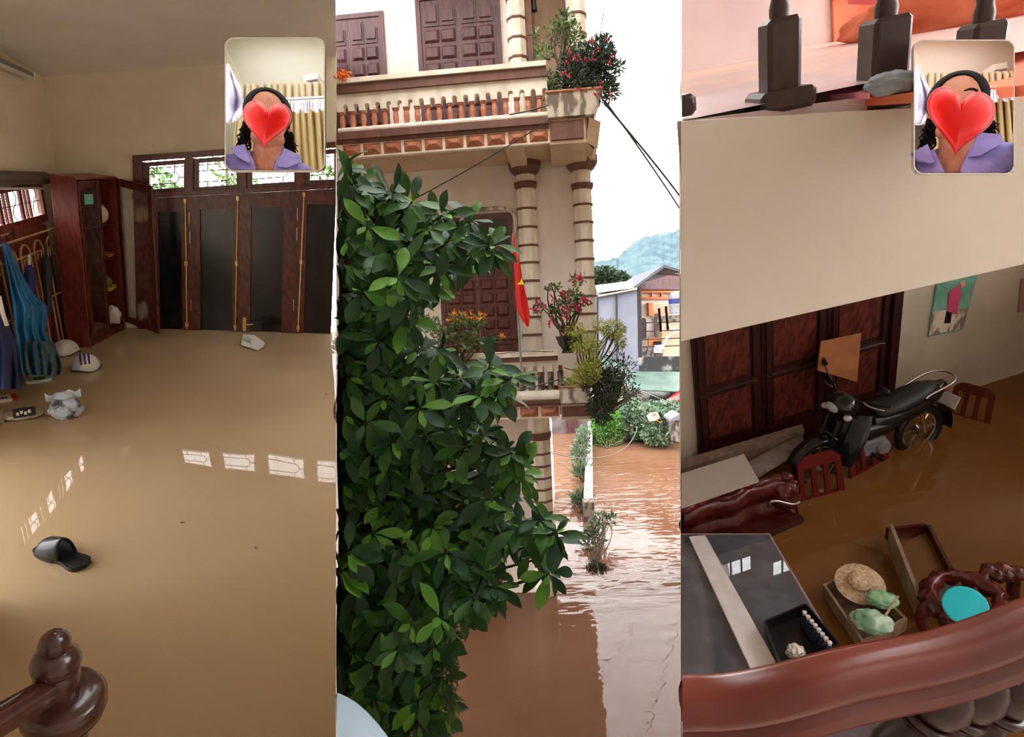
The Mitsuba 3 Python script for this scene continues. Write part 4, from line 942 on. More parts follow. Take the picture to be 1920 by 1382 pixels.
# ------------------------------------------------------------------ far houses, hill, trees
mat('m_warehouse', speckle(c(98, 100, 111), c(110, 112, 121), 1.2, .6), .8)
mat('m_tin_pale', c(132, 126, 118), .6); mat('m_roof_dark', c(50, 48, 54), .7); mat('m_tin_green', speckle(c(46, 66, 58), c(60, 80, 70), 2, 2), .55)
mat('m_orange', c(196, 112, 54), .6); mat('m_house_tan', speckle(c(172, 146, 118), c(184, 158, 130), 1.5, 1), .8)
mat('m_mould', speckle(c(36, 36, 36), c(150, 148, 142), 1.6, 1.2, .42, .62), .9)
mat('m_dark_metal', c(40, 36, 36), .9)  # dark metal of pipes, rails and posts
def q2(pxs, d, th, m=None): return prism([at2(x, y, d) for x, y in pxs], np.array([0, 1.0, 0]) * th)
t = thing('warehouse', 'long grey warehouse with a pale roof behind the yard', 'warehouse')
part(P2, t, 'wall', q2([(1110, 556), (1123, 556), (1195, 542), (1198, 702), (1110, 702)], 25, 6), 'm_warehouse')
part(P2, t, 'roof', prism([at2(1116, 538, 29), at2(1199, 531, 29), at2(1195, 543, 24.8), at2(1121, 557, 24.8)], UP * .08), 'm_tin_pale')
for x in (1120, 1156):
    part(P2, t, 'drain_pipe', tube([at2(x, 553, 24.9), at2(x + 1, 690, 24.9)], .04, 6), 'm_dark_metal')
t = thing('neighbour_house', 'cream and orange neighbour house under a dark gable roof at the right', 'house')
part(P2, t, 'wall', q2([(1195, 541), (1275, 541), (1275, 672), (1199, 672)], 27, 5), 'm_plaster')
bk7 = np.array([0, 6.0, 0])
for qa, qb in ((at2(1189, 542, 25), at2(1245, 501, 25)), (at2(1245, 501, 25), at2(1275, 510, 25))):
    part(P2, t, 'roof_sheet', prism([qa, qb, qb + bk7, qa + bk7], UP * .10), 'm_roof_dark')
part(P2, t, 'roof_beam', cat([tube([at2(1191, 543, 25 + q), at2(1275, 543, 25 + q)], .05, 5) for q in (.2, 2, 4)] + [tube([at2(1230, 513, 25.2), at2(1275, 516, 25.2)], .04, 5)]), 'm_shutter')
part(P2, t, 'gable_wall', prism([at2(1194, 541, 31), at2(1243, 508, 31), at2(1275, 512, 31), at2(1275, 545, 31)], np.array([0, .1, 0])), 'm_shutter')
part(P2, t, 'roof_edge', tube([at2(1189, 542, 24.9), at2(1245, 501, 24.9), at2(1275, 510, 24.9)], .06, 6), 'm_roof_dark')
for y in (547, 558.5): part(P2, t, 'orange_band', q2([(1195, y - 2), (1275, y - 2), (1275, y + 2), (1195, y + 2)], 26.8, .2), 'm_orange')
for x in (1202, 1222, 1240, 1258): part(P2, t, 'orange_post', q2([(x, 547), (x + 2, 547), (x + 2, 558), (x, 558)], 26.8, .2), 'm_orange')
part(P2, t, 'doorway', q2([(1224, 570), (1262, 570), (1262, 600), (1224, 600)], 26.9, .1), 'm_house_tan')
part(P2, t, 'orange_pillar', q2([(1216, 568), (1224, 568), (1225, 592), (1217, 592)], 26.6, .4), 'm_orange')
part(P2, t, 'arched_shutter', prism([at2(x, y, 26.9) for x, y in ((1202, 633), (1202, 602), (1205, 596), (1209, 596), (1212, 602), (1212, 633))], np.array([0, .08, 0])), 'm_shutter')
part(P2, t, 'door', q2([(1228, 588), (1237, 588), (1237, 630), (1228, 630)], 26.85, .1), 'm_shutter_red')
part(P2, t, 'parapet', q2([(1232, 594), (1275, 590), (1275, 603), (1232, 605)], 25.6, .6), 'm_grimy')
part(P2, t, 'tan_wall', q2([(1241, 606), (1275, 604), (1275, 668), (1243, 668)], 25.5, 1.2), 'm_house_tan')
part(P2, t, 'terrace_wall', q2([(1200, 652), (1243, 650), (1243, 670), (1200, 670)], 25.4, .3), 'm_grimy')
part(P2, t, 'stained_base', q2([(1196, 670), (1275, 668), (1275, 702), (1198, 700)], 25, 1.5), 'm_mould')
part(P2, t, 'orange_panel', q2([(1216, 634), (1240, 632), (1240, 654), (1216, 655)], 25.9, .1), 'm_orange')
for i in range(7): part(P2, t, 'rail_bar', tube([at2(1226 + i * 2, 640, 25.7), at2(1226 + i * 2, 654, 25.7)], .025, 4), 'm_dark_metal')
for y in (606, 622, 637, 651): part(P2, t, 'rail', tube([at2(1197, y, 25.2), at2(1275, y - 3, 25.2)], .022, 4), 'm_dark_metal')
for x in (1196.5, 1200): part(P2, t, 'post', tube([at2(x, 540, 25), at2(x + 2, 670, 25)], .05, 6), 'm_dark_metal')
part(P2, t, 'white_pipe', tube(spline([at2(1243, 655, 25.2), at2(1247, 640, 25.2), at2(1258, 627, 25.2), at2(1275, 622, 25.2)], 12), .05, 6), 'm_white', 40)
part(P2, t, 'arch_pipe', tube(spline([at2(1241, 622, 25.3), at2(1244, 612, 25.3), at2(1252, 610, 25.3), at2(1262, 618, 25.3), at2(1275, 619, 25.3)], 12), .04, 6), 'm_plaster', 40)
ac = thing('air_conditioner', 'grey outdoor air conditioner unit on the neighbour house terrace', 'air conditioner')
part(P2, ac, 'case', q2([(1229, 648), (1242, 647), (1242, 662), (1229, 662)], 25.1, .3), 'm_white')
part(P2, ac, 'grille', prism([at2(1233.5 + 3.6 * math.cos(a), 655 + 4.6 * math.sin(a), 25.05) for a in np.linspace(0, 2 * math.pi, 14)[:-1]], np.array([0, .04, 0])), 'm_grey')
wt = thing('water_tank', 'grey blue water tank at the right edge below the dark gable roof', 'water tank')
o = at2(1271, 588, 24.8)
part(P2, wt, 'drum', mv(lathe([(0, 0), (.34, 0), (.36, .06), (.34, .25), (.36, .3), (.36, .5), (.34, .55), (.36, .75), (.30, .88), (.1, .95), (0, .96)], 20), None, o), 'm_grey', 40)
part(P2, wt, 'blue_band', mv(lathe([(.362, .42), (.368, .43), (.368, .62), (.362, .63)], 20), None, o), 'm_umb_blue', label='blue band')
t = thing('green_tin_roof', 'green corrugated tin roof over a dark shed by the creeper bank', 'shed roof')
co = []
for i in range(41):
    k = i / 40
    a, b = at2(1163 + (1278 - 1163) * k, 697 + 1 * k, 23.5), at2(1178 + (1278 - 1178) * k, 731 + 4 * k, 20.8)
    co.append([a + (b - a) * s_ + UP * .03 * math.sin(i * math.pi / 1.0 + .0) for s_ in np.linspace(0, 1, 3)])
part(P2, t, 'sheet', sheet(np.array(co), .03), 'm_tin_green')
part(P2, t, 'blue_flap', prism([at2(1117, 668, 24), at2(1140, 672, 24), at2(1200, 706, 23), at2(1190, 712, 22.5), at2(1118, 676, 23.5)], UP * .05), 'm_tin_green')
part(P2, t, 'shed_wall', cat([q2([(1160, 712), (1275, 715), (1275, 790), (1160, 790)], 24.6, .2), prism([at2(1168, 728, 21.4), at2(1160, 712, 24.6), at2(1160, 790, 24.6), at2(1168, 790, 21.4)], np.array([-.1, 0, 0])), prism([at2(1275, 731, 21.4), at2(1275, 715, 24.6), at2(1275, 790, 24.6), at2(1275, 790, 21.4)], np.array([-.1, 0, 0]))]), 'm_mould', label='dim open shed under the tin roof')
mat('m_shed', speckle(c(84, 74, 74), c(104, 94, 92), 3, 3), .85)
t = thing('shed', 'dark low shed far back in the flooded yard under the lower balcony', 'shed')
part(P2, t, 'wall', q2([(1028, 783), (1108, 783), (1108, 815), (1028, 813)], 20.4, 1.0), 'm_shed')
part(P2, t, 'door', q2([(1062, 786), (1082, 786), (1082, 813), (1062, 813)], 20.3, .1), 'm_shutter')
t = thing('brick_pillar', 'low grey pillar standing in the flood at the right edge', 'pillar')
part(P2, t, 'shaft', q2([(1259, 788), (1275, 786), (1275, 829), (1261, 827)], 16.9, .6), 'm_grimy')
part(P2, t, 'cap', q2([(1258, 786), (1275, 776), (1275, 787), (1258, 791)], 16.8, .8), 'm_warehouse')
solo(P2, 'red_awning', prism([at2(1250, 752, 20), at2(1275, 734, 20), at2(1275, 752, 19.6), at2(1252, 758, 19.6)], UP * .06), 'm_red_pack', 'small dull red awning at the right edge above the creeper bank', 'awning')
t = thing('rear_house', 'brown rear house hidden behind the house front, mirrored in the flood', 'house')
part(P2, t, 'wall', q2([(880, 560), (1104, 560), (1106, 806), (880, 806)], 26, 4), 'm_plaster_tan')
part(P2, t, 'roof', prism([at2(870, 566, 25), at2(1106, 566, 25), at2(1104, 520, 29), at2(880, 520, 29)], UP * .1), 'm_roof_dark')
# hill
ridge = [(1040, 500), (1112, 490), (1132, 491), (1160, 484), (1180, 464), (1203, 447), (1240, 440), (1256, 437), (1276, 432)]
rx = np.linspace(1040, 1275, 60); ry = np.interp(rx, [q[0] for q in ridge], [q[1] for q in ridge]); ry += 1.6 * np.sin(rx * .31) + 1.1 * np.sin(rx * .83)
g_ = []
for i, x in enumerate(rx):
    top_ = at2(x, ry[i], 300); bot = at2(x, 640, 190)
    col = []
    for k in np.linspace(0, 1, 26):
        p_ = top_ + (bot - top_) * k; p_[2] += 4.0 * (meshkit.fbm(np.array([p_[0] * .05, p_[1] * .05, 1.0]), 4) - .5) * min(1, 6 * k) * 2
        col.append(p_)
    g_.append(col)
hm = sheet(np.array(g_), 1.0)
mat('m_hill', speckle(c(32, 52, 50), c(50, 72, 66), .22, .22), .95)
solo(P2, 'hill', hm, 'm_hill', kind='structure', label='forested hill fading in haze behind the roofs')
bush('far_tree', 'dark round tree before the hill, left of the warehouse roof', 'tree', [lump(1130, 522, 60, 24, 16, 1.6), lump(1118, 528, 60, 14, 14, 1.4), lump(1148, 528, 60, 12, 12, 1.2)], 3000, .55, .35, 'm_bush_dark', at2(1128, 676, 60), 31, shell=.7, stem_r=.12)
bush('far_tree', 'smaller dark tree before the hill, above the warehouse roof', 'tree', [lump(1163, 526, 62, 10, 12, 1.0), lump(1173, 532, 62, 7, 7, .8)], 1200, .5, .3, 'm_bush_dark', at2(1163, 674, 62), 32, shell=.7, stem_r=.1)

hz = EYE + np.array([62, 128, 8.0])
scene['haze'] = {'type': 'cube', 'to_world': mi.ScalarTransform4f().translate(hz.tolist()).scale([58, 54, 26]), 'bsdf': {'type': 'null'},
                 'interior': {'type': 'homogeneous', 'albedo': rgb((.97, .98, .99)), 'sigma_t': rgb((.00036, .00056, .00108))}}
labels['haze'] = {'label': 'bluish haze in the air before the forested hill', 'category': 'haze', 'kind': 'stuff'}
# cables
def cable(pts, r, lab):
    solo(P2, 'cable', tube(spline([at2(*p) for p in pts], 20), r, 5), 'm_black', lab, 'cable', 40)
cable([(1020, 212, 6.0), (1132, 192, 6.2), (1230, 310, 6.6), (1275, 368, 7.0)][1:], .011, 'thick black cable running down to the right from the upper planter')
cable([(1135, 190, 6.3), (1180, 252, 6.4), (1275, 392, 6.8)], .009, 'thin black cable crossing the sky beside the thick one')
cable([(1035, 222, 6.0), (900, 305, 6.1), (775, 374, 6.2)], .006, 'pale thin cable slanting from the upper planter down to the tree')
cable([(955, 215, 6.0), (990, 208, 6.0), (1028, 197, 6.05)], .008, 'black cable along the upper balcony base')
cable([(975, 732, 6.0), (1010, 722, 6.0), (1048, 712, 6.05)], .007, 'black cable along the lower balcony base')
cable([(1060, 690, 6.5), (1170, 722, 8.5), (1275, 766, 12.0)], .008, 'black cable sagging to the right above the creeper bank')
cable([(1028, 846, 7.8), (1080, 858, 8.6), (1140, 855, 9.5), (1195, 800, 11.0)], .007, 'thin cable looping over the flooded yard')

# ------------------------------------------------------------------ the near tree
tr_ = thing('broadleaf_tree', 'large dark green broadleaf tree filling the left of the street view', 'tree')
def leaf_mesh(droop, fold, rng):
    t = np.linspace(0, 1, 8); w = .5 * .42 * np.sin(np.pi * t ** 1.45) ** .75
    w[0] = .012; w[-1] = .004
    z = -droop * t ** 2 + .02 * np.sin(t * 9)
    g = np.stack([np.stack([t, s_ * w, z + fold * abs(s_) * w + .012 * np.sin(t * 22) * abs(s_)], 1) for s_ in (-1, 0, 1)], 1)
    v = g.reshape(-1, 3); I = np.arange(24).reshape(8, 3); f = []
    for i in range(7):
        for j in range(2): f += [[I[i, j], I[i + 1, j], I[i + 1, j + 1]], [I[i, j], I[i + 1, j + 1], I[i, j + 1]]]
    return v, np.array(f)
rng = np.random.default_rng(42)
LM = [leaf_mesh(d_, f_, rng) for d_, f_ in ((.10, .35), (.28, .30), (.45, .25))]
crown = Polygon([(632, 300), (665, 302), (688, 342), (740, 352), (772, 372), (788, 392), (838, 398), (862, 415), (905, 440), (928, 470), (898, 492), (868, 505), (845, 540), (800, 560), (775, 590), (790, 625), (838, 650), (870, 680), (905, 672), (955, 690), (970, 735), (930, 765), (925, 790), (958, 835), (978, 870), (975, 905), (945, 935), (960, 955), (1008, 968), (1042, 1010), (1030, 1050), (1020, 1085), (985, 1040), (950, 1020), (930, 1060), (930, 1110), (890, 1140), (850, 1160), (845, 1230), (835, 1330), (830, 1400), (632, 1400)])
minx, miny, maxx, maxy = crown.bounds
def scatter(dist, inset, n=20000):
    pts = []; cell = {}
    pg = crown.buffer(-inset).union(crown.intersection(Polygon([(632, 330), (632 + inset * 2, 330), (632 + inset * 2, 1390), (632, 1390)])))
    for _ in range(n):
        x, y = rng.uniform(632, maxx), rng.uniform(miny, 1395)
        if not pg.contains(Point(x, y)): continue
        ci, cj = int(x / dist), int(y / dist)
        if any((x - a) ** 2 + (y - b) ** 2 < dist * dist for i in (-1, 0, 1) for j in (-1, 0, 1) for a, b in cell.get((ci + i, cj + j), ())): continue
        cell.setdefault((ci, cj), []).append((x, y)); pts.append((x, y))
    return pts
bulge = lambda x, y: .55 * (meshkit.fbm(np.array([x / 150., y / 150., .5]), 2, 3) - .5)
AXIS = lambda y: at2(655 + 10 * math.sin(y / 160), y, 4.6)
ros = []
for dist, inset, dmid, layer in ((38, 12, 3.25, 0), (38, 14, 3.75, 1), (40, 22, 4.2, 2), (44, 24, 4.7, 3)):
    for x, y in scatter(dist, inset): ros.append((x, y, dmid + bulge(x, y) * (1.6 if layer == 0 else 1) + rng.uniform(-.12, .12), layer))
for x, y in ((1040, 1000), (1012, 975), (1030, 1075), (960, 708), (935, 740), (915, 470), (925, 462), (880, 415), (828, 405), (772, 380), (735, 365), (650, 318), (660, 345), (975, 890), (960, 850), (925, 1100), (890, 1120), (940, 1010)):
    ros.append((x, y, 3.15 + bulge(x, y), 0))
nP = nz(npart) * np.sign(npart @ P2.ray(900, 700))
leaves_near, leaves_far, twigs = [], [], []
for (x, y, d_, layer) in ros:
    o = at2(x, y, d_); toward = nz(-o); side = nz(o - AXIS(y))
    ax = nz(.75 * side + .45 * toward + UP * rng.uniform(.1, .7) + rng.normal(size=3) * .25)
    twigs.append((AXIS(y + 60), o, ax))
    B = basis(np.cross(ax, UP) if abs(ax[2]) < .95 else [1, 0, 0], ax)
    n = rng.integers(7, 11)
    young = rng.random() < .22
    for k in range(n):
        a = k * 2.4 + rng.uniform(-.3, .3); el = math.radians(rng.uniform(-15, 40) if k < n - 2 else rng.uniform(40, 70))
        dirv = B @ np.array([math.cos(a) * math.cos(el), math.sin(a) * math.cos(el), math.sin(el)])
        dirv = nz(dirv - UP * .35)
        if dirv @ nP < 0 and (o + dirv * .2) @ nP < 0: dirv = nz(dirv - 2 * (dirv @ nP) * nP)
        L = rng.uniform(.115, .19) * (.6 if k >= n - 2 else 1)
        up_ = nz(ax + UP * .8 + rng.normal(size=3) * .25); yv = nz(np.cross(up_, dirv)); zv = np.cross(dirv, yv)
        R = np.stack([dirv, yv, zv], 1)
        if (o + dirv * .09) @ nP < .03 or o @ nP < .004 or (o + dirv * L) @ nP < .004: continue
        mk = 'm_leaf_c' if (young and rng.random() < .6) or (k >= n - 2 and rng.random() < .5) else ('m_leaf_a' if rng.random() < .55 else 'm_leaf_b')
        leaves_near.append((np.linalg.norm(o), mk, rng.integers(3), R, o + dirv * .015, L, layer))
shown = sorted([l for l in leaves_near if l[6] == 0], key=lambda l: l[0] / l[5])[:300]
ids = {id(l) for l in shown}
shared_leaf = {(i, mk): mikit.ply(LM[i], mk, True) for i in range(3) for mk in ('m_leaf_a', 'm_leaf_b', 'm_leaf_c')}
for l in shown:
    k = numbered(tr_ + '__leaf'); scene[k] = {**shared_leaf[(int(l[2]), l[1])], 'to_world': placed(P2, mat4(l[3], l[4], l[5]))}
for mk, nm in (('m_leaf_a', 'foliage'), ('m_leaf_b', 'foliage'), ('m_leaf_c', 'young_foliage')):
    ms = [mv(LM[int(l[2])], l[3], l[4], l[5]) for l in leaves_near if id(l) not in ids and l[1] == mk]
    part(P2, tr_, nm, cat(ms), mk, True, kind='stuff')
tw = [tube(spline([a, (a + b) / 2 + ax * .05 - UP * .08, b], 6), np.linspace(.022, .007, 6), 5) for a, b, ax in twigs]
part(P2, tr_, 'twigs', cat(tw), 'm_bark', kind='stuff')
part(P2, tr_, 'trunk', tube([AXIS(1900) * [1, 1, 0] + UP * (W2 - .2)] + [AXIS(y) for y in range(1700, 330, -120)], np.linspace(.13, .03, 13), 10), 'm_bark', 40)
part(P2, tr_, 'trunk', tube([at2(641 + 2 * math.sin(y / 70), y, 3.95) for y in range(1420, 330, -60)], np.linspace(.034, .022, 19), 8), 'm_bark', 40)
bush('creeper', 'thin yellow green creeper hanging down the right flank of the broadleaf tree', 'creeper', [lump(845, 1200, 3.4, 14, 50, .12), lump(838, 1270, 3.4, 14, 50, .12), lump(848, 1320, 3.4, 9, 24, .08)], 420, .06, .018, 'm_bush_mid', at2(838, 1180, 3.5), 33, up=-.7, shell=.1, stems=10, stem_r=.006)

# pale blue sheet roof corner below the viewer
mat('m_blue_sheet', speckle(c(166, 188, 204), c(178, 198, 212), 2, 2), .6)
edge = spline([at2(631.5, 1304.5, 2.25), at2(640, 1308, 2.24), at2(662, 1320, 2.2), at2(692, 1347, 2.12), at2(722, 1384, 2.05), at2(748, 1430, 1.98)], 20)
g_ = [[p_ + (at2(640, 1560, 1.7) - p_) * k - UP * .12 * math.sin(k * math.pi) * -.6 for k in np.linspace(0, 1, 6)] for p_ in edge]
ra = thing('sheet_roof', 'pale blue curved sheet roof corner at the bottom left of the street view', 'roof')
part(P2, ra, 'sheet', sheet(np.array(g_), .02), 'm_blue_sheet', 40)
part(P2, ra, 'edge_trim', tube(edge, .010, 6), 'm_grey', 40, label='grey edge trim')
# garden greenery outside the transom windows of the living room
rng = np.random.default_rng(5)
for (x, y, dpt, lab) in ((425, 318, 12.5, 'leafy green shrub seen through the transom windows nearest the door handle'), (300, 338, 13.5, 'leafy green shrub seen through the transom window nearest the cabinet'), (600, 330, 13.0, 'leafy green shrub seen through the transom window at the right edge of the room')):
    t = thing('garden_shrub', lab, 'shrub')
    o = P1.at(x, y, dpt)
    pts, d_ = in_lumps([(o, np.array([.30, .3, .22])), (o - UP * .5 + H1 * .3, np.array([.4, .3, .4]))], 260, rng, .4)
    part(P1, t, 'foliage', leaflets(pts, .14, .08, rng, .3, d_), 'm_bush_bright', kind='stuff')
    part(P1, t, 'stem', tube([o * [1, 1, 0] + UP * (W1 - .3), o], .03, 6), 'm_twig')

# house behind the viewer, unseen: wall and eave added to block sky light
solo(P2, 'wall_rear_blocker', cbox((1.0, -1.25, 2.6), (10.0, .15, 6.6)), 'm_plaster', kind='structure', label='unseen plaster wall of the house behind the viewer, added to block sky light')  # rear_house
solo(P2, 'shade_eave', cbox((1.0, -.4, 7.4), (10.0, 1.1, .12)), 'm_stained', kind='structure', label='unseen eave behind the viewer, added to shade the house front')
# ================================================================== the stair hall over the flooded ground floor
W3 = -4.0
wa, wb = P3.z(1778, 741, W3), P3.z(1920, 697, W3)
H3 = nz(wb - wa); N3 = np.cross(H3, UP); N3 = N3 if N3[1] < 0 else -N3
WP3 = (N3, N3 @ wa); SPL = (N3, N3 @ P3.at(1600, 570, 1.65))
R3 = np.stack([H3, -N3, UP], 1)
def h3(px, py, off=0.0): return P3.pl(px, py, (WP3[0], WP3[1] + off))
def s3(px, py, off=0.0): return P3.pl(px, py, (SPL[0], SPL[1] + off))
def hq(pxs, off, th): return prism([h3(x, y, off) for x, y in pxs], -N3 * th)
def w3(px, py): return P3.z(px, py, W3)
LEFT3 = 1276.8
scene['m_water_hall'] = {'type': 'twosided', 'bsdf': bumped({'type': 'plastic', 'diffuse_reflectance': proc(lambda p, n, uv: mix(c(140, 96, 50), c(152, 106, 58), smoothstep(.3, .7, fbm(p.x * .9, p.y * .9, 3.0, 3)))), 'int_ior': 1.33, 'nonlinear': True}, lambda p, n, uv: fbm(p.x * 2, p.y * 2, 1.0, 2), .004)}
mat('m_wall_hall', speckle(c(176, 164, 146), c(184, 172, 154), 3, 3), .85, spec=.2)
mat('m_slab', speckle(c(208, 201, 188), c(213, 206, 194), 2, 2), .8, spec=.2)
mat('m_maroon', woodtex(c(32, 7, 7), c(54, 14, 11)), .35, coat=.2)
mat('m_rail_wood', woodtex(c(86, 27, 15), c(106, 38, 23), 8, 8), .22, coat=.5)
mat('m_baluster_dark', woodtex(c(42, 24, 24), c(58, 34, 34)), .35, coat=.3)

# the flooded floor, the far wall with its transom windows, the upper floor
def lz(px, dist, z): r = P3.ray(px, 700); r2 = P3.ray(px, 1300); n_ = np.cross(r, r2); return n_
pn = nz(np.cross(P3.ray(LEFT3, 0), P3.ray(LEFT3, 1382)))
def on_left(y, z): return np.array([-(pn[1] * y + pn[2] * z) / pn[0], y, z])
wl = h3(LEFT3, 900); yl = wl[1] - .02
far_r = wa + H3 * 5.5
solo(P3, 'flood_water', prism([on_left(yl, W3), on_left(1.2, W3), np.array([2.2, .8, W3]), np.array([4.6, 3.0, W3]), np.append(far_r[:2], W3)], -UP * .02), 'm_water_hall', 'dark brown flood water over the ground floor around the motorbike', 'flood water')
ub = lambda z: (lambda p: p * [1, 1, 0] + UP * z)
wl_u = lambda z: (lambda t: wa * [1, 1, 0] + UP * z + H3 * t)(-(pn @ (wa * [1, 1, 0] + UP * z)) / (pn @ H3))
uz = lambda p: float((p - wa) @ H3)
# transom windows: where the table top mirrors them
tw_ = []
for x0, x1, y_ in ((1270, 1302, 1075), (1350, 1410, 1066), (1450, 1500, 1061)):
    e = []
    for x in (x0, x1):
        r = P3.ray(x, y_); p = r * (-3.75 / r[2]); d_ = r * [1, 1, -1]
        s_ = (WP3[1] - N3 @ p) / (N3 @ d_); e.append(p + d_ * s_)
    tw_.append((uz(e[0]), uz(e[1]), (e[0][2] + e[1][2]) / 2))
wu0 = uz(wl_u(W3))
wall_p = Polygon([(uz(wl_u(W3 - .3)), W3 - .3), (5.5, W3 - .3), (5.5, -.66), (uz(wl_u(-.66)), -.66)])
for a, b, TZ in tw_: wall_p = wall_p.difference(Polygon([(a, TZ - .12), (b, TZ - .12), (b, TZ + .12), (a, TZ + .12)]))
BW = np.stack([H3, UP, np.cross(H3, UP)], 1)
sg = 1 if BW[:, 2] @ N3 > 0 else -1
for g in getattr(wall_p, 'geoms', [wall_p]):
    solo(P3, 'wall_back', extr(g, .03, wa * [1, 1, 0] - (N3 * .03 if sg > 0 else 0), BW), 'm_wall_hall', kind='structure', label='cream far wall of the flooded hall behind the motorbike')
for i, (a, b, TZ) in enumerate(tw_):
    t = thing(f'window_{6 + i}', ('left transom window of the hall behind the edge of the upper floor', 'middle transom window of the hall behind the edge of the upper floor', 'right transom window of the hall behind the edge of the upper floor')[i], kind='structure')
    wp_ = lambda u, z_: wa * [1, 1, 0] + H3 * u + UP * z_
    for k in range(1, 3): part(P3, t, 'glazing_bar', tube([wp_(a + (b - a) * k / 3, TZ - .12), wp_(a + (b - a) * k / 3, TZ + .12)], .012, 5), 'm_maroon')
    part(P3, t, 'pane', prism([wp_(a, TZ - .12) - N3 * .02, wp_(b, TZ - .12) - N3 * .02, wp_(b, TZ + .12) - N3 * .02, wp_(a, TZ + .12) - N3 * .02], N3 * .004), 'm_frost')
# slab: face towards the stairs, with the upper floor on it
face = [s3(LEFT3, 640.2), s3(1960, 486), s3(1960, 188), s3(LEFT3, 228)]
us = lambda p: float((p - face[0]) @ H3)
sb = thing('upper_floor_slab', 'broad plain cream edge of the upper floor crossing the stair hall', kind='structure')
def to_left(p): return p + H3 * (-(pn @ p) / (pn @ H3) + .004)
def wedge_hex(f4, back):
    bk4 = [p - N3 * back for p in f4]; bk4[0], bk4[3] = to_left(bk4[0]), to_left(bk4[3])
    return np.array(list(f4) + bk4), np.array([[0, 1, 2, 3], [7, 6, 5, 4], [0, 4, 5, 1], [1, 5, 6, 2], [2, 6, 7, 3], [3, 7, 4, 0]])
part(P3, sb, 'edge_beam', wedge_hex(face, .25), 'm_slab')
zs = -.70
ends = [face[0] - N3 * .2, face[1] + H3 * 1.5 - N3 * .2]
part(P3, sb, 'underside', prism([np.append(to_left(face[0] - N3 * .25)[:2], zs), np.append((face[1] + H3 * 1.2 - N3 * .25)[:2], zs), np.append((far_r - N3 * .1)[:2], zs), np.append(wl_u(zs)[:2], zs)], UP * .12), 'm_slab')
mat('m_floor_up', speckle(c(196, 176, 180), c(222, 190, 170), 1.3, 1.3), .3, spec=.5)
zf0, zf1 = s3(LEFT3, 228)[2], s3(1905, 191)[2]
fa, fb = s3(LEFT3, 228) - N3 * .02, s3(1960, 188) - N3 * .02
bk = 3.6
lf_ = lambda p: p
fl = [fa, fb + H3 * .8, fb + H3 * 6.5 - N3 * bk, None]
# left rear corner on the dividing wall
tL = -(pn @ (fa - N3 * bk)) / (pn @ H3); fl[3] = fa - N3 * bk + H3 * (tL + .01)
fl[2][2] = fl[3][2] = (fa[2] + fb[2]) / 2
solo(P3, 'floor', prism(fl, -UP * .12), 'm_floor_up', kind='structure', label='glossy pinkish tiled floor of the upper landing')
mat('m_wall_pink', speckle(c(206, 184, 184), c(214, 196, 192), 2, 2), .8); mat('m_orange_cloth', speckle(c(196, 96, 66), c(220, 128, 96), 4, 4), .85, sheen=.3); mat('m_red_cloth', c(150, 30, 34), .8, sheen=.3); mat('m_green_cloth', speckle(c(96, 116, 62), c(120, 136, 84), 5, 5), .8)
solo(P3, 'wall_upper', prism([to_left(fl[3] - UP * .05), fl[2] - UP * .05, fl[2] + UP * 2.4, to_left(fl[3] + UP * 2.4)], -N3 * .004), 'm_wall_pink', kind='structure', label='pale pink back wall of the upper landing')
up = lambda px, py: P3.z(px, py, (fa[2] + fb[2]) / 2 + .012)
floor_sheen = [up(x, y) for x, y in ((1560, 203), (1585, 150), (1592, 108), (1720, 84), (1905, 48), (1930, 180))]
solo(P3, 'orange_sheen', prism(floor_sheen, UP * .02), 'm_orange_cloth', 'flat orange piece in place of a floor reflection on the upper landing', 'floor_sheen')  # flat orange piece stands for a reflection in the glossy floor
solo(P3, 'pink_mat', prism([up(x, y) + UP * .02 for x, y in ((1556, 206), (1556, 180), (1625, 172), (1630, 202))], UP * .015), 'm_petal_pinkpale' if False else mat('m_pink_mat', c(240, 160, 184), .8), 'pale pink mat between two dark baluster bases on the upper landing', 'mat')
def heap(name, lab, cat_, px, py, r, m_, s):
    solo(P3, name, blob(up(px, py) + UP * r[2] * .7, r, 3, .25, 2.5, seed=s), m_, lab, cat_, True)
heap('orange_blanket', 'heap of orange bedding far back on the upper landing', 'bedding', 1775, 66, (.62, .4, .20), 'm_orange_cloth', 2)
wup = (N3, N3 @ (fl[3]) )
def hang(name, lab, pxs, m_): solo(P3, name, prism([P3.pl(x, y, (wup[0], wup[1] + .03)) for x, y in pxs], -N3 * .02), m_, lab, 'cloth')
hang('red_cloth', 'red cloth hanging on the pink wall at the top edge of the landing', [(1585, -30), (1690, -50), (1690, 3), (1640, 10), (1590, 8)], 'm_red_cloth')
hang('green_cloth', 'green cloth hanging at the far upper right of the landing', [(1815, -60), (1935, -80), (1935, 26), (1880, 30), (1822, 12)], 'm_green_cloth')
hang('orange_curtain', 'orange curtain on the pink wall above the orange bedding', [(1560, -40), (1812, -60), (1816, 60), (1700, 84), (1566, 112)], 'm_orange_cloth')
solo(P3, 'white_sheet', sheet(np.array([[up(1345 + 18 * i, 208 - 9 * j - 2 * i + 3 * math.sin(i * 2 + j)) + UP * (.02 + .02 * math.sin(i * 1.7 + j * 2.1)) for j in range(5)] for i in range(6)]), .006), 'm_cloth_white', 'crumpled pale sheet lying on the landing floor left of the dark newel base', 'sheet', True)

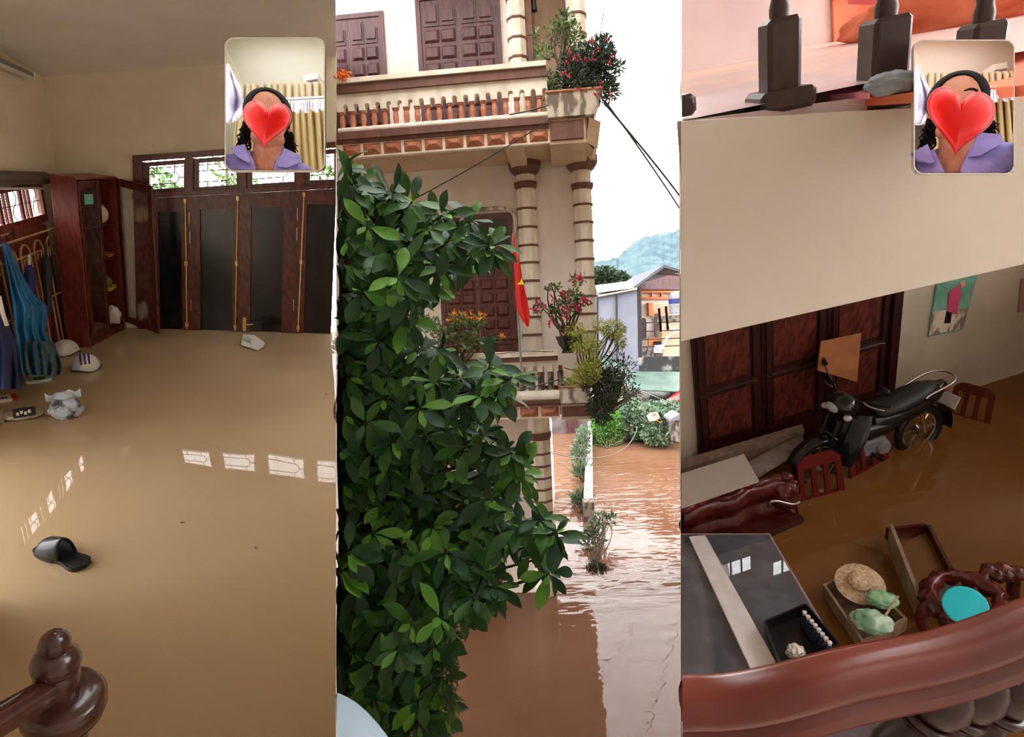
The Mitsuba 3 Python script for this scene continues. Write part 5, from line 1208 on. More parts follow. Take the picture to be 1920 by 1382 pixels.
# landing balusters
def landing_post(x0, x1, yt, yb, pl0, pl1, nx, lab, lean):
    t = thing('landing_baluster', lab, 'baluster', None)
    dpt = P3.px(s3((x0 + x1) / 2, yb))[2] * 1.0
    base = s3((pl0 + pl1) / 2 + lean * 14, yb, .0) - N3 * .07
    wpx = 1 / F * dpt
    s_ = wpx * (x1 - x0) / 2 * .80; pb = wpx * (pl1 - pl0) / 2 * .80
    hb = wpx * 38; hk = wpx * (yb - yt) * 1.02
    part(P3, t, 'plinth', cbox(base + UP * hb / 2, (pb, pb, hb / 2), R3 @ RZ(-14), .014), 'm_baluster_dark')
    part(P3, t, 'block', cbox(base + UP * (hb + hk) / 2, (s_, s_, (hk - hb) / 2 + .01), R3 @ RZ(-14), .01), 'm_baluster_dark')
    pr = [(s_ * .55, 0), (s_ * .58, .03), (s_ * .45, .05), (s_ * .62, .10), (s_ * .85, .19), (s_ * .8, .27), (s_ * .5, .42), (s_ * .6, .46), (s_ * .5, .5)]
    part(P3, t, 'turned_shaft', mv(lathe(pr, 20), None, base + UP * hk), 'm_baluster_dark', 40)
    return t
landing_post(1455, 1532, 57, 205, 1432, 1560, 1495, 'dark brown square based baluster with a pale gap at its left on the landing', 0)
landing_post(1650, 1735, 55, 200, 1622, 1760, 1700, 'dark brown baluster partly behind the framed portrait on the landing', 0)
LP3 = landing_post(1236, 1304, 55, 222, 1212, 1336, 1272, 'dark brown baluster cut off by the left edge of the stair hall', 0)
landing_post(1836, 1912, 62, 192, 1812, 1930, 1878, 'dark brown baluster right of the framed portrait on the landing', 0)
pw = P3.M @ (pn if pn @ P3.ray(1600, 700) > 0 else -pn)
for k in [k for k in scene if k.startswith(LP3 + '__')]:
    v_, f_ = meshkit.WRITTEN[scene[k]['filename']][:2]
    t_ = trimesh.Trimesh(v_, f_).slice_plane(EYE + pw * .002, pw)
    if len(t_.faces) == 0: del scene[k]; continue
    scene[k] = mikit.ply((np.array(t_.vertices), np.array(t_.faces)), 'm_baluster_dark', 40)
solo(P3, 'grey_rag', blob(s3(1652, 158) + N3 * .03, (.055, .03, .028), 3, .3, 3), mat('m_rag', c(150, 160, 172), .7), 'small grey white rag on the base of the baluster left of the portrait', 'rag', True)

# dark cupboard doors along the far wall
cd = thing('door_6', 'dark maroon panelled doors along the far wall behind the motorbike', kind='structure')
dz0, dz1 = W3 - .15, -2.29
du1 = uz(h3(1676, 640)); du0 = uz(wl_u(-2.6)) + .10
wp3 = lambda u, z, o: wa * [1, 1, 0] + H3 * u + UP * z + N3 * o
def hbox(u0, u1, z0, z1, o0, o1, b=0.0): return cbox(wp3((u0 + u1) / 2, (z0 + z1) / 2, (o0 + o1) / 2), (abs(u1 - u0) / 2, abs(o1 - o0) / 2, abs(z1 - z0) / 2), R3, b)
part(P3, cd, 'frame', hbox(du1 - .10, du1, dz0, dz1, 0, .08, .008), 'm_maroon')
lv = (du1 - .10 - du0) / 3
for k in range(3):
    a = du0 + k * lv
    lf3 = part(P3, cd, 'leaf', hbox(a + .008, a + lv - .008, dz0, dz1, 0, .035), 'm_maroon')
    for z0, z1 in ((-3.60, -3.10), (-2.96, -2.42)):
        for f_ in ((a + .05, a + .10), (a + lv - .10, a + lv - .05)): part(P3, lf3, 'moulding', hbox(f_[0], f_[1], z0 - .05, z1 + .05, .03, .06, .004), 'm_maroon')
        part(P3, lf3, 'panel', hbox(a + .13, a + lv - .13, z0, z1, .03, .045, .006), 'm_dark_wood')
        part(P3, lf3, 'cross_rail', hbox(a + .10, a + lv - .10, z1 + .01, z1 + .06, .03, .06, .004), 'm_maroon')
cbd = solo(P3, 'cardboard', hq([(1540, 641), (1615, 625), (1607, 716), (1533, 695)], .22, .012), mat('m_cardboard', speckle(c(150, 92, 52), c(164, 104, 62), 6, 6), .85), 'brown cardboard sheet standing against the maroon doors behind the motorbike', 'cardboard')
# posters
ps = thing('poster', 'green framed photograph poster with a pink figure on the far wall', 'poster')
part(P3, ps, 'sheet', hq([(1757, 533), (1833, 515), (1806, 618), (1741, 631)], .02, .015), mat('m_teal', speckle(c(96, 148, 128), c(116, 166, 146), 5, 5), .5))
part(P3, ps, 'pale_ground', hq([(1750, 584), (1815, 578), (1806, 616), (1742, 629)], .024, .004), 'm_stained')
part(P3, ps, 'pink_dress', hq([(1780, 548), (1800, 534), (1803, 552), (1794, 590), (1776, 586)], .028, .004), mat('m_pink_print', c(190, 70, 110), .5), label='printed pink figure')
part(P3, ps, 'dark_skirt', hq([(1775, 584), (1785, 586), (1782, 606), (1771, 606)], .029, .004), 'm_black', label='printed dark skirt')
part(P3, ps, 'printed_head', hq([(1800, 530), (1808, 526), (1811, 536), (1803, 540)], .028, .004), mat('m_skin_print', c(206, 150, 126), .5), label='printed head')
ps = thing('poster', 'second poster just inside the right edge of the stair hall', 'poster')
part(P3, ps, 'sheet', hq([(1916, 524), (1935, 520), (1928, 582), (1910, 586)], .02, .015), mat('m_poster_tan', c(150, 120, 104), .6))

# ------------------------------------------------------------------ motorbike
mb = thing('motorbike', 'black underbone motorbike standing in the flood before the maroon doors', 'motorbike')
fp_, rp_ = w3(1537, 893), w3(1714, 832)
fw_ = nz(fp_ - rp_); WB = np.linalg.norm(fp_ - rp_)
sc_ = WB / 1.24 * 1.06
o = (fp_ + rp_) / 2 - UP * .12
RB = np.stack([fw_, np.cross(UP, fw_), UP], 1)
def mp(name, m, m_, sm=False, lab=None, parent=None): return part(P3, parent or mb, name, mv(m, RB, o, sc_), m_, sm, label=lab)
def torus(R_, r, nR=30, nr=10):
    a = np.linspace(0, 2 * np.pi, nR + 1); return tube(np.stack([R_ * np.cos(a), 0 * a, R_ * np.sin(a)], 1), r, nr, False)
for nm, x in (('front_wheel', .62), ('rear_wheel', -.62)):
    w_ = mp(nm, mv(torus(.255, .042), None, (x, 0, .295)), 'm_rubber', True)
    mp('rim', cat([mv(torus(.205, .016, 30, 6), None, (x, 0, .295)), mv(lathe([(.05, -.05), (.05, .05)], 12), rot([1, 0, 0], 90), (x, 0, .295))] + [tube([(x, 0, .295), (x + .2 * math.cos(a), 0, .295 + .2 * math.sin(a))], .012, 5) for a in np.arange(6) * math.pi / 3]), 'm_chrome', 40, None, w_)
mp('fork', cat([tube([(.62, s_ * .075, .295), (.44, s_ * .075, .80)], .022, 8) for s_ in (-1, 1)]), 'm_black_gloss', 40)
def shell(rows, th=.012):  # rows of (x, half width, z) with rounded cross section
    g = []
    for x, hw, z, dz in rows:
        g.append([(x, hw * math.sin(a), z + dz * math.cos(a)) for a in np.linspace(-1.75, 1.75, 15)])
    return sheet(np.array(g), th)
mp('front_fender', cat([sheet(np.array([[(.62 + .33 * math.cos(a), y * .07, .30 + .33 * math.sin(a) - .03 * abs(y)) for y in np.linspace(-1, 1, 7)] for a in np.linspace(.3, 2.6, 14)]), .008)]), 'm_black_gloss', True)
lsg = np.array([[(.46 - .22 * k + .03 * math.cos(t * 1.4) * 1.5 - .08 * t * t, (.20 + .04 * math.sin(math.pi * k)) * t, .30 + .52 * k) for t in np.linspace(-1, 1, 13)] for k in np.linspace(0, 1, 10)])
mp('leg_shield', sheet(lsg, .02), 'm_black_gloss', True)
hd = mp('headlight_cowl', blob((.36, 0, .93), (.13, .17, .12), 3), 'm_black_gloss', True)
mp('headlight', blob((.45, 0, .93), (.055, .09, .06), 3), 'm_glass_lamp' if False else mat('m_lamp_glass', c(190, 196, 204), .12, coat=.6), True, 'clear headlight glass', hd)
for s_ in (-1, 1):
    mp('indicator', blob((.42, s_ * .15, .86), (.04, .04, .03), 2), 'm_lamp_glass', True, 'pale indicator lens', hd)
mp('chrome_strip', sheet(np.array([[(.50, y * .12, z_ - .02 * abs(y)) for z_ in (.62, .645)] for y in np.linspace(-1, 1, 9)]), .012), 'm_chrome', True, 'bright chrome strip')
hb_ = mp('handlebar', tube(spline([(.18, -.36, 1.02), (.24, -.26, 1.03), (.32, -.08, .99), (.32, .08, .99), (.24, .26, 1.03), (.18, .36, 1.02)], 20), .013, 8), 'm_black', True)
for s_ in (-1, 1):
    mp('grip', tube([(.24, s_ * .25, 1.03), (.17, s_ * .38, 1.02)], .021, 8), 'm_rubber', 40, None, hb_)
    mp('brake_lever', tube(spline([(.30, s_ * .20, 1.02), (.29, s_ * .30, 1.01), (.23, s_ * .38, 1.0)], 8), .009, 6), 'm_chrome', True, 'bright brake lever', hb_)
    k = mp('mirror_stalk', tube(spline([(.26, s_ * .24, 1.04), (.28, s_ * .30, 1.14), (.26, s_ * .36, 1.20)], 8), .008, 6), 'm_black', True)
    mp('mirror', blob((.26, s_ * .39, 1.22), (.02, .065, .045), 2), 'm_black', True, None, k)
mp('frame_tunnel', shell([(.26, .09, .62, .10), (.10, .11, .50, .10), (-.08, .13, .52, .12), (-.2, .15, .58, .14)]), 'm_black_gloss', True)
st = mp('seat', shell([(-.02, .05, .70, .05), (-.08, .12, .71, .08), (-.25, .145, .72, .09), (-.45, .14, .75, .09), (-.62, .12, .78, .08), (-.74, .07, .79, .05)], .02), mat('m_seat', c(16, 17, 18), .5), True)
mp('side_cowl', shell([(.0, .08, .58, .10), (-.2, .15, .60, .14), (-.45, .16, .65, .13), (-.7, .12, .72, .09), (-.86, .05, .78, .04)]), 'm_black_gloss', True)
mp('tail_light', blob((-.86, 0, .74), (.05, .08, .04), 2), 'm_red_pack', True, 'red tail light')
mp('grab_rail', tube(spline([(-.50, -.15, .78), (-.72, -.15, .84), (-.92, -.08, .88), (-.92, .08, .88), (-.72, .15, .84), (-.50, .15, .78)], 22), .013, 8), 'm_chrome', True, 'grey metal grab rail')
mp('rear_fender', sheet(np.array([[(-.62 + .34 * math.cos(a), y * .08, .30 + .34 * math.sin(a)) for y in (-1, -.5, 0, .5, 1)] for a in np.linspace(1.2, 3.3, 12)]), .01), 'm_black', True)
mp('number_plate', cbox((-.97, 0, .55), (.008, .10, .07), rot([0, 1, 0], -25)), 'm_white', lab='pale number plate')
mp('engine', cat([cbox((.02, 0, .34), (.16, .10, .10), None, .03), mv(lathe([(.07, -.13), (.09, -.1), (.09, .1), (.07, .13)], 14), rot([1, 0, 0], 90), (-.08, 0, .32))]), 'm_grey', 40)
mp('exhaust', tube(spline([(.15, -.12, .25), (-.1, -.16, .22), (-.4, -.17, .30), (-.85, -.17, .42)], 14), np.linspace(.025, .055, 14), 10), 'm_chrome', True, 'grey exhaust pipe')
for s_ in (-1, 1): mp('shock_absorber', tube([(-.55, s_ * .13, .36), (-.48, s_ * .13, .62)], .028, 8), 'm_chrome', 40)
mp('foot_peg', tube([(.05, -.24, .28), (.05, .24, .28)], .018, 8), 'm_rubber', 40)

# ------------------------------------------------------------------ chairs, bench, boards, couch
mat('m_red_plastic', c(96, 20, 22), .4); mat('m_brown_plastic', c(88, 34, 18), .4)
def stool_chair(lab, px, py, s_, turn, m_, group=None):
    t = thing('plastic_chair', lab, 'chair', group)
    o = w3(px, py) - UP * .43; R = RZ(turn)
    W_ = .21 * s_
    pl = Polygon([(-W_, 0), (W_, 0), (W_ * .92, .38 * s_), (W_ * .6, .44 * s_), (-W_ * .6, .44 * s_), (-W_ * .92, .38 * s_)])
    for i in (-1, 0, 1): pl = pl.difference(Polygon([(i * W_ * .55 - W_ * .17, .06 * s_), (i * W_ * .55 + W_ * .17, .06 * s_), (i * W_ * .52 + W_ * .16, .33 * s_), (i * W_ * .52 - W_ * .16, .33 * s_)]))
    B = np.stack([[1, 0, 0], [0, .18, .98], np.cross([1, 0, 0], [0, .18, .98])], 1)
    part(P3, t, 'backrest', mv(extr(pl, .022, (0, .18 * s_, .38), B), R, o), m_)
    part(P3, t, 'seat', mv(cbox((0, 0, .36), (W_, .2 * s_, .018), None, .012), R, o), m_)
    for a in (-1, 1):
        for b in (-1, 1): part(P3, t, 'leg', mv(tube([(a * W_ * .9, b * .18 * s_, .36), (a * W_ * 1.05, b * .21 * s_, -.1)], .022, 6), R, o), m_)
    return t
dg = math.degrees(math.atan2(H3[1], H3[0]))
stool_chair('dark red plastic chair standing in the flood in front of the motorbike seat', 1672, 898, 1.30, dg + 12, 'm_red_plastic', None)
stool_chair('red plastic chair standing in the flood before the front wheel, nearer the couch', 1566, 952, 1.12, dg - 4, 'm_red_plastic', None)
stool_chair('brown plastic chair beside the motorbike tail against the far wall', 1800, 795, .95, dg - 70, 'm_brown_plastic', None)
bn = thing('bench', 'brown wooden plank bench along the foot of the maroon doors', 'bench')
zq3 = lambda x, y, z: P3.z(x, y, z)
part(P3, bn, 'seat_plank', prism([zq3(x, y, -3.62) for x, y in ((1277.5, 862), (1504, 795), (1508, 806), (1277.5, 880))], -UP * .05), mat('m_old_wood', woodtex(c(104, 82, 70), c(130, 106, 92), 20, 8), .7))
part(P3, bn, 'front_apron', prism([zq3(1279, 880, -3.64), zq3(1506, 806, -3.64), zq3(1506, 806, -3.64) - UP * .35, zq3(1279, 880, -3.64) - UP * .35], -N3 * .03), 'm_old_wood')
bd = solo(P3, 'white_board', prism([zq3(x, y, -3.52) for x, y in ((1277.5, 888), (1395, 851), (1423, 900), (1277.5, 950))], -UP * .025), mat('m_board', c(176, 164, 156), .5), 'pale flat board lying on the bench at the left edge above the couch', 'board')
gp = solo(P3, 'grey_plank', prism([zq3(x, y, -3.70) for x, y in ((1403, 866), (1504, 812), (1510, 838), (1420, 892))], -UP * .03), mat('m_plank_grey', woodtex(c(112, 100, 94), c(134, 120, 112), 20, 10), .7), 'grey plank beside the pale board in front of the bench', 'plank')
ch = thing('couch', 'dark red carved wooden couch back rising from the flood left of the motorbike', 'couch')
top = [(1277.5, 958), (1310, 944), (1345, 935), (1375, 930), (1400, 912), (1425, 906), (1450, 898), (1475, 898), (1492, 908)]
zc3 = -3.62
g_ = []
for x, y in top:
    p_ = zq3(x, y, zc3 + .03 * math.sin(x * .13)); g_.append([p_ - UP * .42 * k + N3 * (.04 * math.sin(k * 9)) for k in np.linspace(0, 1, 9)])
part(P3, ch, 'carved_back', sheet(np.array(g_), .07), mat('m_couch', woodtex(c(70, 16, 14), c(96, 26, 22), 18, 18), .3, coat=.3), True)
part(P3, ch, 'top_scroll', cat([tube(spline([g_[i][0] for i in range(len(g_))], 30), .035 + .012 * np.sin(np.arange(30) * 1.3), 8)] + [blob(g_[i][0] + UP * .02, (.06, .05, .05), 2, .2) for i in (1, 4, 7)]), 'm_couch', True)
part(P3, ch, 'seat', prism([g_[0][8] + UP * .12, g_[-1][8] + UP * .12, g_[-1][8] + UP * .12 + N3 * .10, g_[0][8] + UP * .12 + N3 * .30], -UP * .12), mat('m_couch_dark', woodtex(c(52, 14, 14), c(72, 22, 20), 18, 18), .3, coat=.3))
part(P3, ch, 'arm_rest', blob(zq3(1470, 925, -3.78), (.14, .12, .16), 3, .2), 'm_couch', True)
sp = solo(P3, 'metal_handle', tube(spline([zq3(1440, 950, -3.8), zq3(1447, 940, -3.74), zq3(1470, 943, -3.78), zq3(1500, 940, -3.78)], 10), .016, 8), 'm_chrome', 'short bright metal handle beside the end of the couch', 'handle', True)

# ------------------------------------------------------------------ glass table with plank, crate of bottles
tb = thing('glass_table', 'low dark glass topped table in the flood mirroring the windows', 'table')
zt3 = -3.75
tp = [(1277.5, 1003), (1442, 1003), (1575, 1228), (1580, 1290), (1277.5, 1300)]
scene['m_table_glass'] = {'type': 'twosided', 'bsdf': {'type': 'plastic', 'diffuse_reflectance': proc(lambda p, n, uv: mix(c(136, 140, 154), c(158, 162, 176), smoothstep(.35, .65, fbm(p.x * 6, p.y * 6, p.z * 6, 3)))), 'int_ior': 1.9, 'nonlinear': True}}
part(P3, tb, 'top', prism([zq3(x, y, zt3) for x, y in tp], -UP * .03), 'm_table_glass', label='grey mirroring glass top')
part(P3, tb, 'edge', tube([zq3(x, y, zt3 - .01) for x, y in tp[:3]], .014, 6), mat('m_edge', c(150, 130, 130), .3))
part(P3, tb, 'frame', prism([zq3(x, y, zt3 - .04) for x, y in ((1277.5, 1006), (1438, 1006), (1568, 1226), (1277.5, 1290))], -UP * .35), 'm_couch_dark')
wb_ = thing('white_plank', 'long white plank lying across the dark glass table', 'plank')
part(P3, wb_, 'board', prism([zq3(x, y, zt3 + .03) for x, y in ((1292, 1006), (1322, 1003), (1456, 1244), (1410, 1258))], -UP * .028), mat('m_plank_white', speckle(c(226, 222, 226), c(236, 232, 236), 10, 10), .35))
part(P3, wb_, 'lip', prism([zq3(x, y, zt3 + .045) for x, y in ((1292, 1006), (1298, 1005.5), (1419, 1255), (1410, 1258))], -UP * .02), 'm_plank_white')
cr = thing('bottle_crate', 'black plastic crate at the near right corner of the glass table', 'crate')
cpx = [(1436, 1184), (1510, 1152), (1570, 1226), (1470, 1268)]
cp3 = [zq3(x, y, zt3 + .02) for x, y in cpx]
part(P3, cr, 'floor', prism(cp3, -UP * .018), 'm_black')
for i in range(4):
    a, b = cp3[i], cp3[(i + 1) % 4]
    part(P3, cr, 'wall', prism([a, b, b + UP * .10, a + UP * .10], nz(np.cross(UP, b - a)) * .012), 'm_black')
mat('m_bottle', c(36, 40, 62), .12, coat=.5); mat('m_cap_white', c(214, 216, 222), .3)
NTH = ('first', 'second', 'third', 'fourth', 'fifth', 'sixth', 'seventh', 'eighth')
for i in range(8):
    x, y = 1508 + 6.6 * i, 1158 + 8.2 * i
    b = thing('bottle', f'silver capped dark blue bottle, {NTH[i]} from the far corner of the black crate', 'bottle', 'bottles in the black crate on the glass table')
    o_ = zq3(x, y + 18, zt3 + .03)
    part(P3, b, 'body', mv(lathe([(0, 0), (.026, 0), (.028, .01), (.028, .085), (.012, .115), (.011, .135), (0, .136)], 12), None, o_), 'm_bottle', 40)
    part(P3, b, 'cap', mv(lathe([(.014, .128), (.015, .15), (0, .152)], 10), None, o_), 'm_cap_white', 40, label='silver cap')
solo(P3, 'paper_ball', blob(zq3(1492, 1222, zt3 + .07), (.055, .05, .045), 3, .5, 3), 'm_white', 'crumpled white paper inside the black crate', 'paper', True)

# ------------------------------------------------------------------ floating drawers and bits
def drawer(name, lab, quad, z, hgt, m_, up_=None, t_=.02):
    t = thing(name, lab, 'drawer')
    q = [zq3(x, y, z) for x, y in quad]
    part(P3, t, 'bottom', prism([p_ - UP * hgt * .8 for p_ in q], -UP * .01), 'm_old_wood')
    for i in range(4):
        a, b = q[i], q[(i + 1) % 4]
        inw = nz(np.cross(UP, b - a)); c_ = sum(q) / 4
        if inw @ (c_ - a) < 0: inw = -inw
        part(P3, t, 'side', prism([a, b, b - UP * hgt, a - UP * hgt], inw * t_), m_)
    return t
mat('m_drawer', woodtex(c(120, 100, 82), c(146, 124, 102), 22, 10), .6)
drawer('drawer', 'open wooden drawer afloat holding a straw hat and green bags', [(1543, 1096), (1602, 1062), (1702, 1160), (1618, 1206)], -3.86, .12, 'm_drawer')
dr2 = thing('drawer', 'dark framed empty drawer afloat on its side between the straw hat and the carved stool', 'drawer')
A3, B3, C3, D3 = zq3(1668, 984, -3.72), zq3(1722, 1122, -3.80), zq3(1786, 1078, -3.92), zq3(1738, 984, -3.92)
part(P3, dr2, 'front_board', prism([A3, B3, B3 - UP * .24, A3 - UP * .24], N3 * -.0 + H3 * .03), 'm_drawer')
for a, b in ((A3 - UP * .05, D3), (D3, C3), (C3, B3 - UP * .08)):
    part(P3, dr2, 'side', cat([prism([a, b, b - UP * .12, a - UP * .12], nz(np.cross(UP, b - a)) * .028)]), 'm_couch_dark')
sh = thing('straw_hat', 'pale straw hat lying in the floating drawer', 'hat')
o_ = zq3(1612, 1095, -3.83)
part(P3, sh, 'brim', mv(lathe([(.08, .012), (.17, .0), (.172, .006), (.08, .024)], 28), rot([1, .3, 0], 14), o_), mat('m_straw', speckle(c(176, 148, 120), c(206, 180, 150), 60, 60), .8), 40)
part(P3, sh, 'crown', mv(lathe([(.088, .0), (.085, .06), (.06, .085), (0, .088)], 24), rot([1, .3, 0], 14), o_), 'm_straw', 40)
mat('m_green_bag', speckle(c(110, 172, 130), c(150, 200, 160), 14, 14), .35)
solo(P3, 'green_bag_small', blob(zq3(1655, 1124, -3.80), (.10, .07, .05), 3, .3, 3), 'm_green_bag', 'small green plastic bag beside the straw hat in the drawer', 'plastic bag', True)
solo(P3, 'green_bag_large', blob(zq3(1634, 1166, -3.80), (.13, .09, .07), 3, .3, 3, seed=2), mat('m_green_bag_pale', speckle(c(120, 166, 140), c(180, 210, 190), 14, 14), .35), 'larger pale green plastic bag in the near end of the drawer', 'plastic bag', True)
solo(P3, 'chopstick', tube([zq3(1684, 1118, -3.72), zq3(1660, 1154, -3.74)], .008, 6), 'm_plaster_tan', 'thin yellow stick lying over the green bags', 'stick', 40)
# carved stool with cyan bowl
cs = thing('carved_stool', 'dark red carved wooden stool afloat behind the handrail at the right', 'stool')
o_ = zq3(1812, 1120, -3.72)
tv_, tf_ = mv(torus(.20, .045, 60, 14), rot([1, 0, 0], 90), o_)
tv_ = tv_ + (meshkit.fbm(tv_ * 14, 3)[:, None] - .5) * (tv_ - o_) * .5
part(P3, cs, 'seat_ring', (tv_, tf_), 'm_couch', True)
part(P3, cs, 'carving', cat([blob(o_ + np.array([.23 * math.cos(a), .23 * math.sin(a), -.05]), (.05, .05, .07), 2, .3, seed=int(a * 5)) for a in np.linspace(0, 6, 14)]), 'm_couch_dark', True)
for a in (2.2, 3.6, 5.2, .6):
    part(P3, cs, 'leg', tube(spline([o_ + [.2 * math.cos(a), .2 * math.sin(a), 0], o_ + [.28 * math.cos(a), .28 * math.sin(a), -.12], o_ + [.22 * math.cos(a), .22 * math.sin(a), -.32]], 10), np.linspace(.045, .03, 10), 8), 'm_couch', True)
cs2 = thing('carved_chair', 'dark red carved chair sticking out of the flood at the right edge', 'chair')
part(P3, cs2, 'arm', tube(spline([zq3(1845, 1100, -3.76), zq3(1868, 1066, -3.68), zq3(1893, 1070, -3.68), zq3(1945, 1088, -3.72)], 16), .045 + .012 * np.sin(np.arange(16) * 1.9), 8), 'm_couch', True)
part(P3, cs2, 'carving', cat([blob(zq3(1862 + 9 * i, 1074 + 6 * (i % 2), -3.70), (.05, .045, .045), 2, .4, seed=i) for i in range(5)]), 'm_couch_dark', True)
part(P3, cs2, 'support', tube([zq3(1902, 1075, -3.72), zq3(1898, 1120, -3.95)], .04, 8), 'm_couch_dark', True)
cb3 = thing('cyan_bowl', 'bright cyan round bowl lid on the dark red carved stool', 'bowl')
Rt = basis([1, 0, 0], nz(nz(-zq3(1810, 1135, -3.55)) * .8 + UP * .35))
part(P3, cb3, 'lid', mv(lathe([(0, -.006), (.118, -.006), (.125, 0), (.118, .008), (.02, .012), (0, .012)], 30), Rt, zq3(1810, 1136, -3.52)), mat('m_cyan', c(40, 206, 226), .35), 40)
part(P3, cb3, 'bowl', mv(lathe([(0, -.09), (.06, -.09), (.115, -.012), (.12, -.006), (0, -.006)], 30), Rt, zq3(1810, 1136, -3.52)), 'm_white', 40, label='white bowl side')

# ------------------------------------------------------------------ near handrail and stair below
def sweep(prof, path, upv):
    p = np.asarray(path, float); t = np.gradient(p, axis=0); t /= np.linalg.norm(t, axis=1, keepdims=True); n = len(prof); v = []
    for i in range(len(p)):
        s_ = nz(np.cross(t[i], upv)); u_ = np.cross(s_, t[i]); v += [p[i] + s_ * a + u_ * b for a, b in prof]
    f = []
    for i in range(len(p) - 1):
        for j in range(n): q = (j + 1) % n; f.append([i * n + j, i * n + q, (i + 1) * n + q, (i + 1) * n + j])
    v = np.array(v); q = []
    for e in (0, len(p) - 1):
        cidx = len(v) + (0 if e == 0 else 1)
        q.append(p[e])
    v = np.vstack([v, q]); N = (len(p)) * n
    tri = [[N, (j + 1) % n, j] for j in range(n)] + [[N + 1, N - n + j, N - n + (j + 1) % n] for j in range(n)]
    f = np.array(f); f = np.vstack([f[:, [0, 1, 2]], f[:, [0, 2, 3]], tri])
    return v, f
rl = thing('handrail', 'thick polished red brown handrail crossing the bottom of the stair hall', 'handrail')
half = [(.020, .028), (.034, .015), (.037, .000), (.031, -.011), (.030, -.018), (.043, -.023), (.050, -.036), (.046, -.052), (.034, -.060)]
prof = [(0, .031)] + half + [(-x, y) for x, y in half[::-1]]
prof = prof[::-1]
pts = [P3.at(x, y, d_) for x, y, d_ in ((LEFT3 + 1, 1326, .80), (1400, 1320, .80), (1460, 1308, .80), (1600, 1272, .82), (1760, 1240, .84), (1920, 1184, .86), (2020, 1142, .88))]
ups = nz(UP * .9 + nz(-P3.ray(1600, 1250)) * .45)
cut = lambda p_: p_
rv, rf = sweep([(x * .95, y * 1.0 + .012) for x, y in prof], spline(pts, 40), ups)
tg = nz(pts[1] - pts[0])
for i in list(range(len(prof))) + [40 * len(prof)]: rv[i] += tg * (-(pn @ rv[i]) / (pn @ tg) + .002)
part(P3, rl, 'rail', (rv, rf), 'm_rail_wood', 40)
for k, (x0, y0, x1, y1, lab) in enumerate(((1945, 1225, 1800, 1420, 'dark turned stair baluster under the handrail at the right edge'), (1880, 1240, 1720, 1420, 'dark turned stair baluster under the handrail, middle of three'), (1815, 1262, 1660, 1420, 'dark turned stair baluster under the handrail, leftmost of three'))):
    t = thing('stair_baluster', lab, 'baluster')
    a0, a1 = P3.at(x0, y0, .92), P3.at(x1, y1, 1.0); L = np.linalg.norm(a1 - a0)
    pr = [(.018, 0), (.030, .05), (.022, .10), (.034, .18), (.040, .30), (.034, .42), (.022, .50), (.034, .54), (.024, .60), (.032, .72), (.036, .85), (.028, 1.0)]
    part(P3, t, 'turned_shaft', mv(lathe([(r * 1.1, z * L) for r, z in pr], 18), basis([1, 0, 0], a1 - a0), a0), 'm_baluster_dark', 50)
    part(P3, t, 'ring', mv(torus(.034, .008, 20, 6), basis([1, 0, 0], a1 - a0) @ rot([1, 0, 0], 90), a0 + (a1 - a0) * .5), 'm_baluster_dark', True)
stp = thing('stair_tread', 'dark stair tread below the handrail at the bottom edge', 'stair')
part(P3, stp, 'tread', prism([P3.at(x, y, d_) for x, y, d_ in ((LEFT3 + .5, 1352, 1.25), (1665, 1300, 1.25), (1640, 1420, 1.0), (LEFT3 + .5, 1440, 1.0))], -UP * .04), mat('m_tread', speckle(c(76, 62, 66), c(88, 72, 76), 6, 6), .35))
part(P3, stp, 'nosing', tube([P3.at(1640, 1420, .99), P3.at(1662, 1345, 1.15), P3.at(1658, 1302, 1.25)], .012, 6), 'm_rail_wood', True)
solo(P3, 'white_scrap', blob(P3.at(1568, 1358, 1.12), (.006, .006, .012), 2, .2), 'm_white', 'tiny white scrap on the dark stair tread', 'scrap', True)
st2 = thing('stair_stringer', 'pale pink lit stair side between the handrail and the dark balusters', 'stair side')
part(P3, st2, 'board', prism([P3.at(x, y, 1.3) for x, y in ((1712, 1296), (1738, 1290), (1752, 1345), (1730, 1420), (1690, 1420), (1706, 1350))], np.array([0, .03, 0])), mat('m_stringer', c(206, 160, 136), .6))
solo(P3, 'red_cloth', blob(P3.at(1764, 1298, 1.12), (.022, .015, .022), 3, .3), 'm_red_pack', 'small red cloth below the handrail beside the dark balusters', 'cloth', True)
partition(P3, 'wall_left', LEFT3 - .9, -900, 2400, 2.0, 9.5, .8, 'dividing wall on the left of the stair hall', 'm_wall_hall')
# low right wall added out of view to dim the ground floor
_rw = P3.pl(1990, 690, WP3); _q0 = np.append(_rw[:2], 0); _q1 = np.array([3.4, 1.6, 0])
solo(P3, 'wall_right_added', prism([_q0 + UP * (W3 - .3), _q1 + UP * (W3 - .3), _q1 + UP * -2.05, _q0 + UP * -2.05], nz(np.cross(UP, _q1 - _q0)) * (.1 if np.cross(UP, _q1 - _q0)[0] > 0 else -.1)), 'm_wall_hall', kind='structure', label='unseen low cream wall, added to dim the right of the flooded ground floor')
# ceiling over the stair hall and the landing
cl = [np.append(to_left(fl[3] + N3 * .2)[:2], 2.1), np.append((fl[2] - H3 * 3.2)[:2], 2.1), np.array([3.6, -.6, 2.1]), np.append(P3.ray(LEFT3, 100)[:2] / P3.ray(LEFT3, 100)[1] * .35, 2.1)]
solo(P3, 'ceiling_upper', prism(cl, UP * .12), 'm_ceiling', kind='structure', label='plain ceiling over the stair hall and landing')
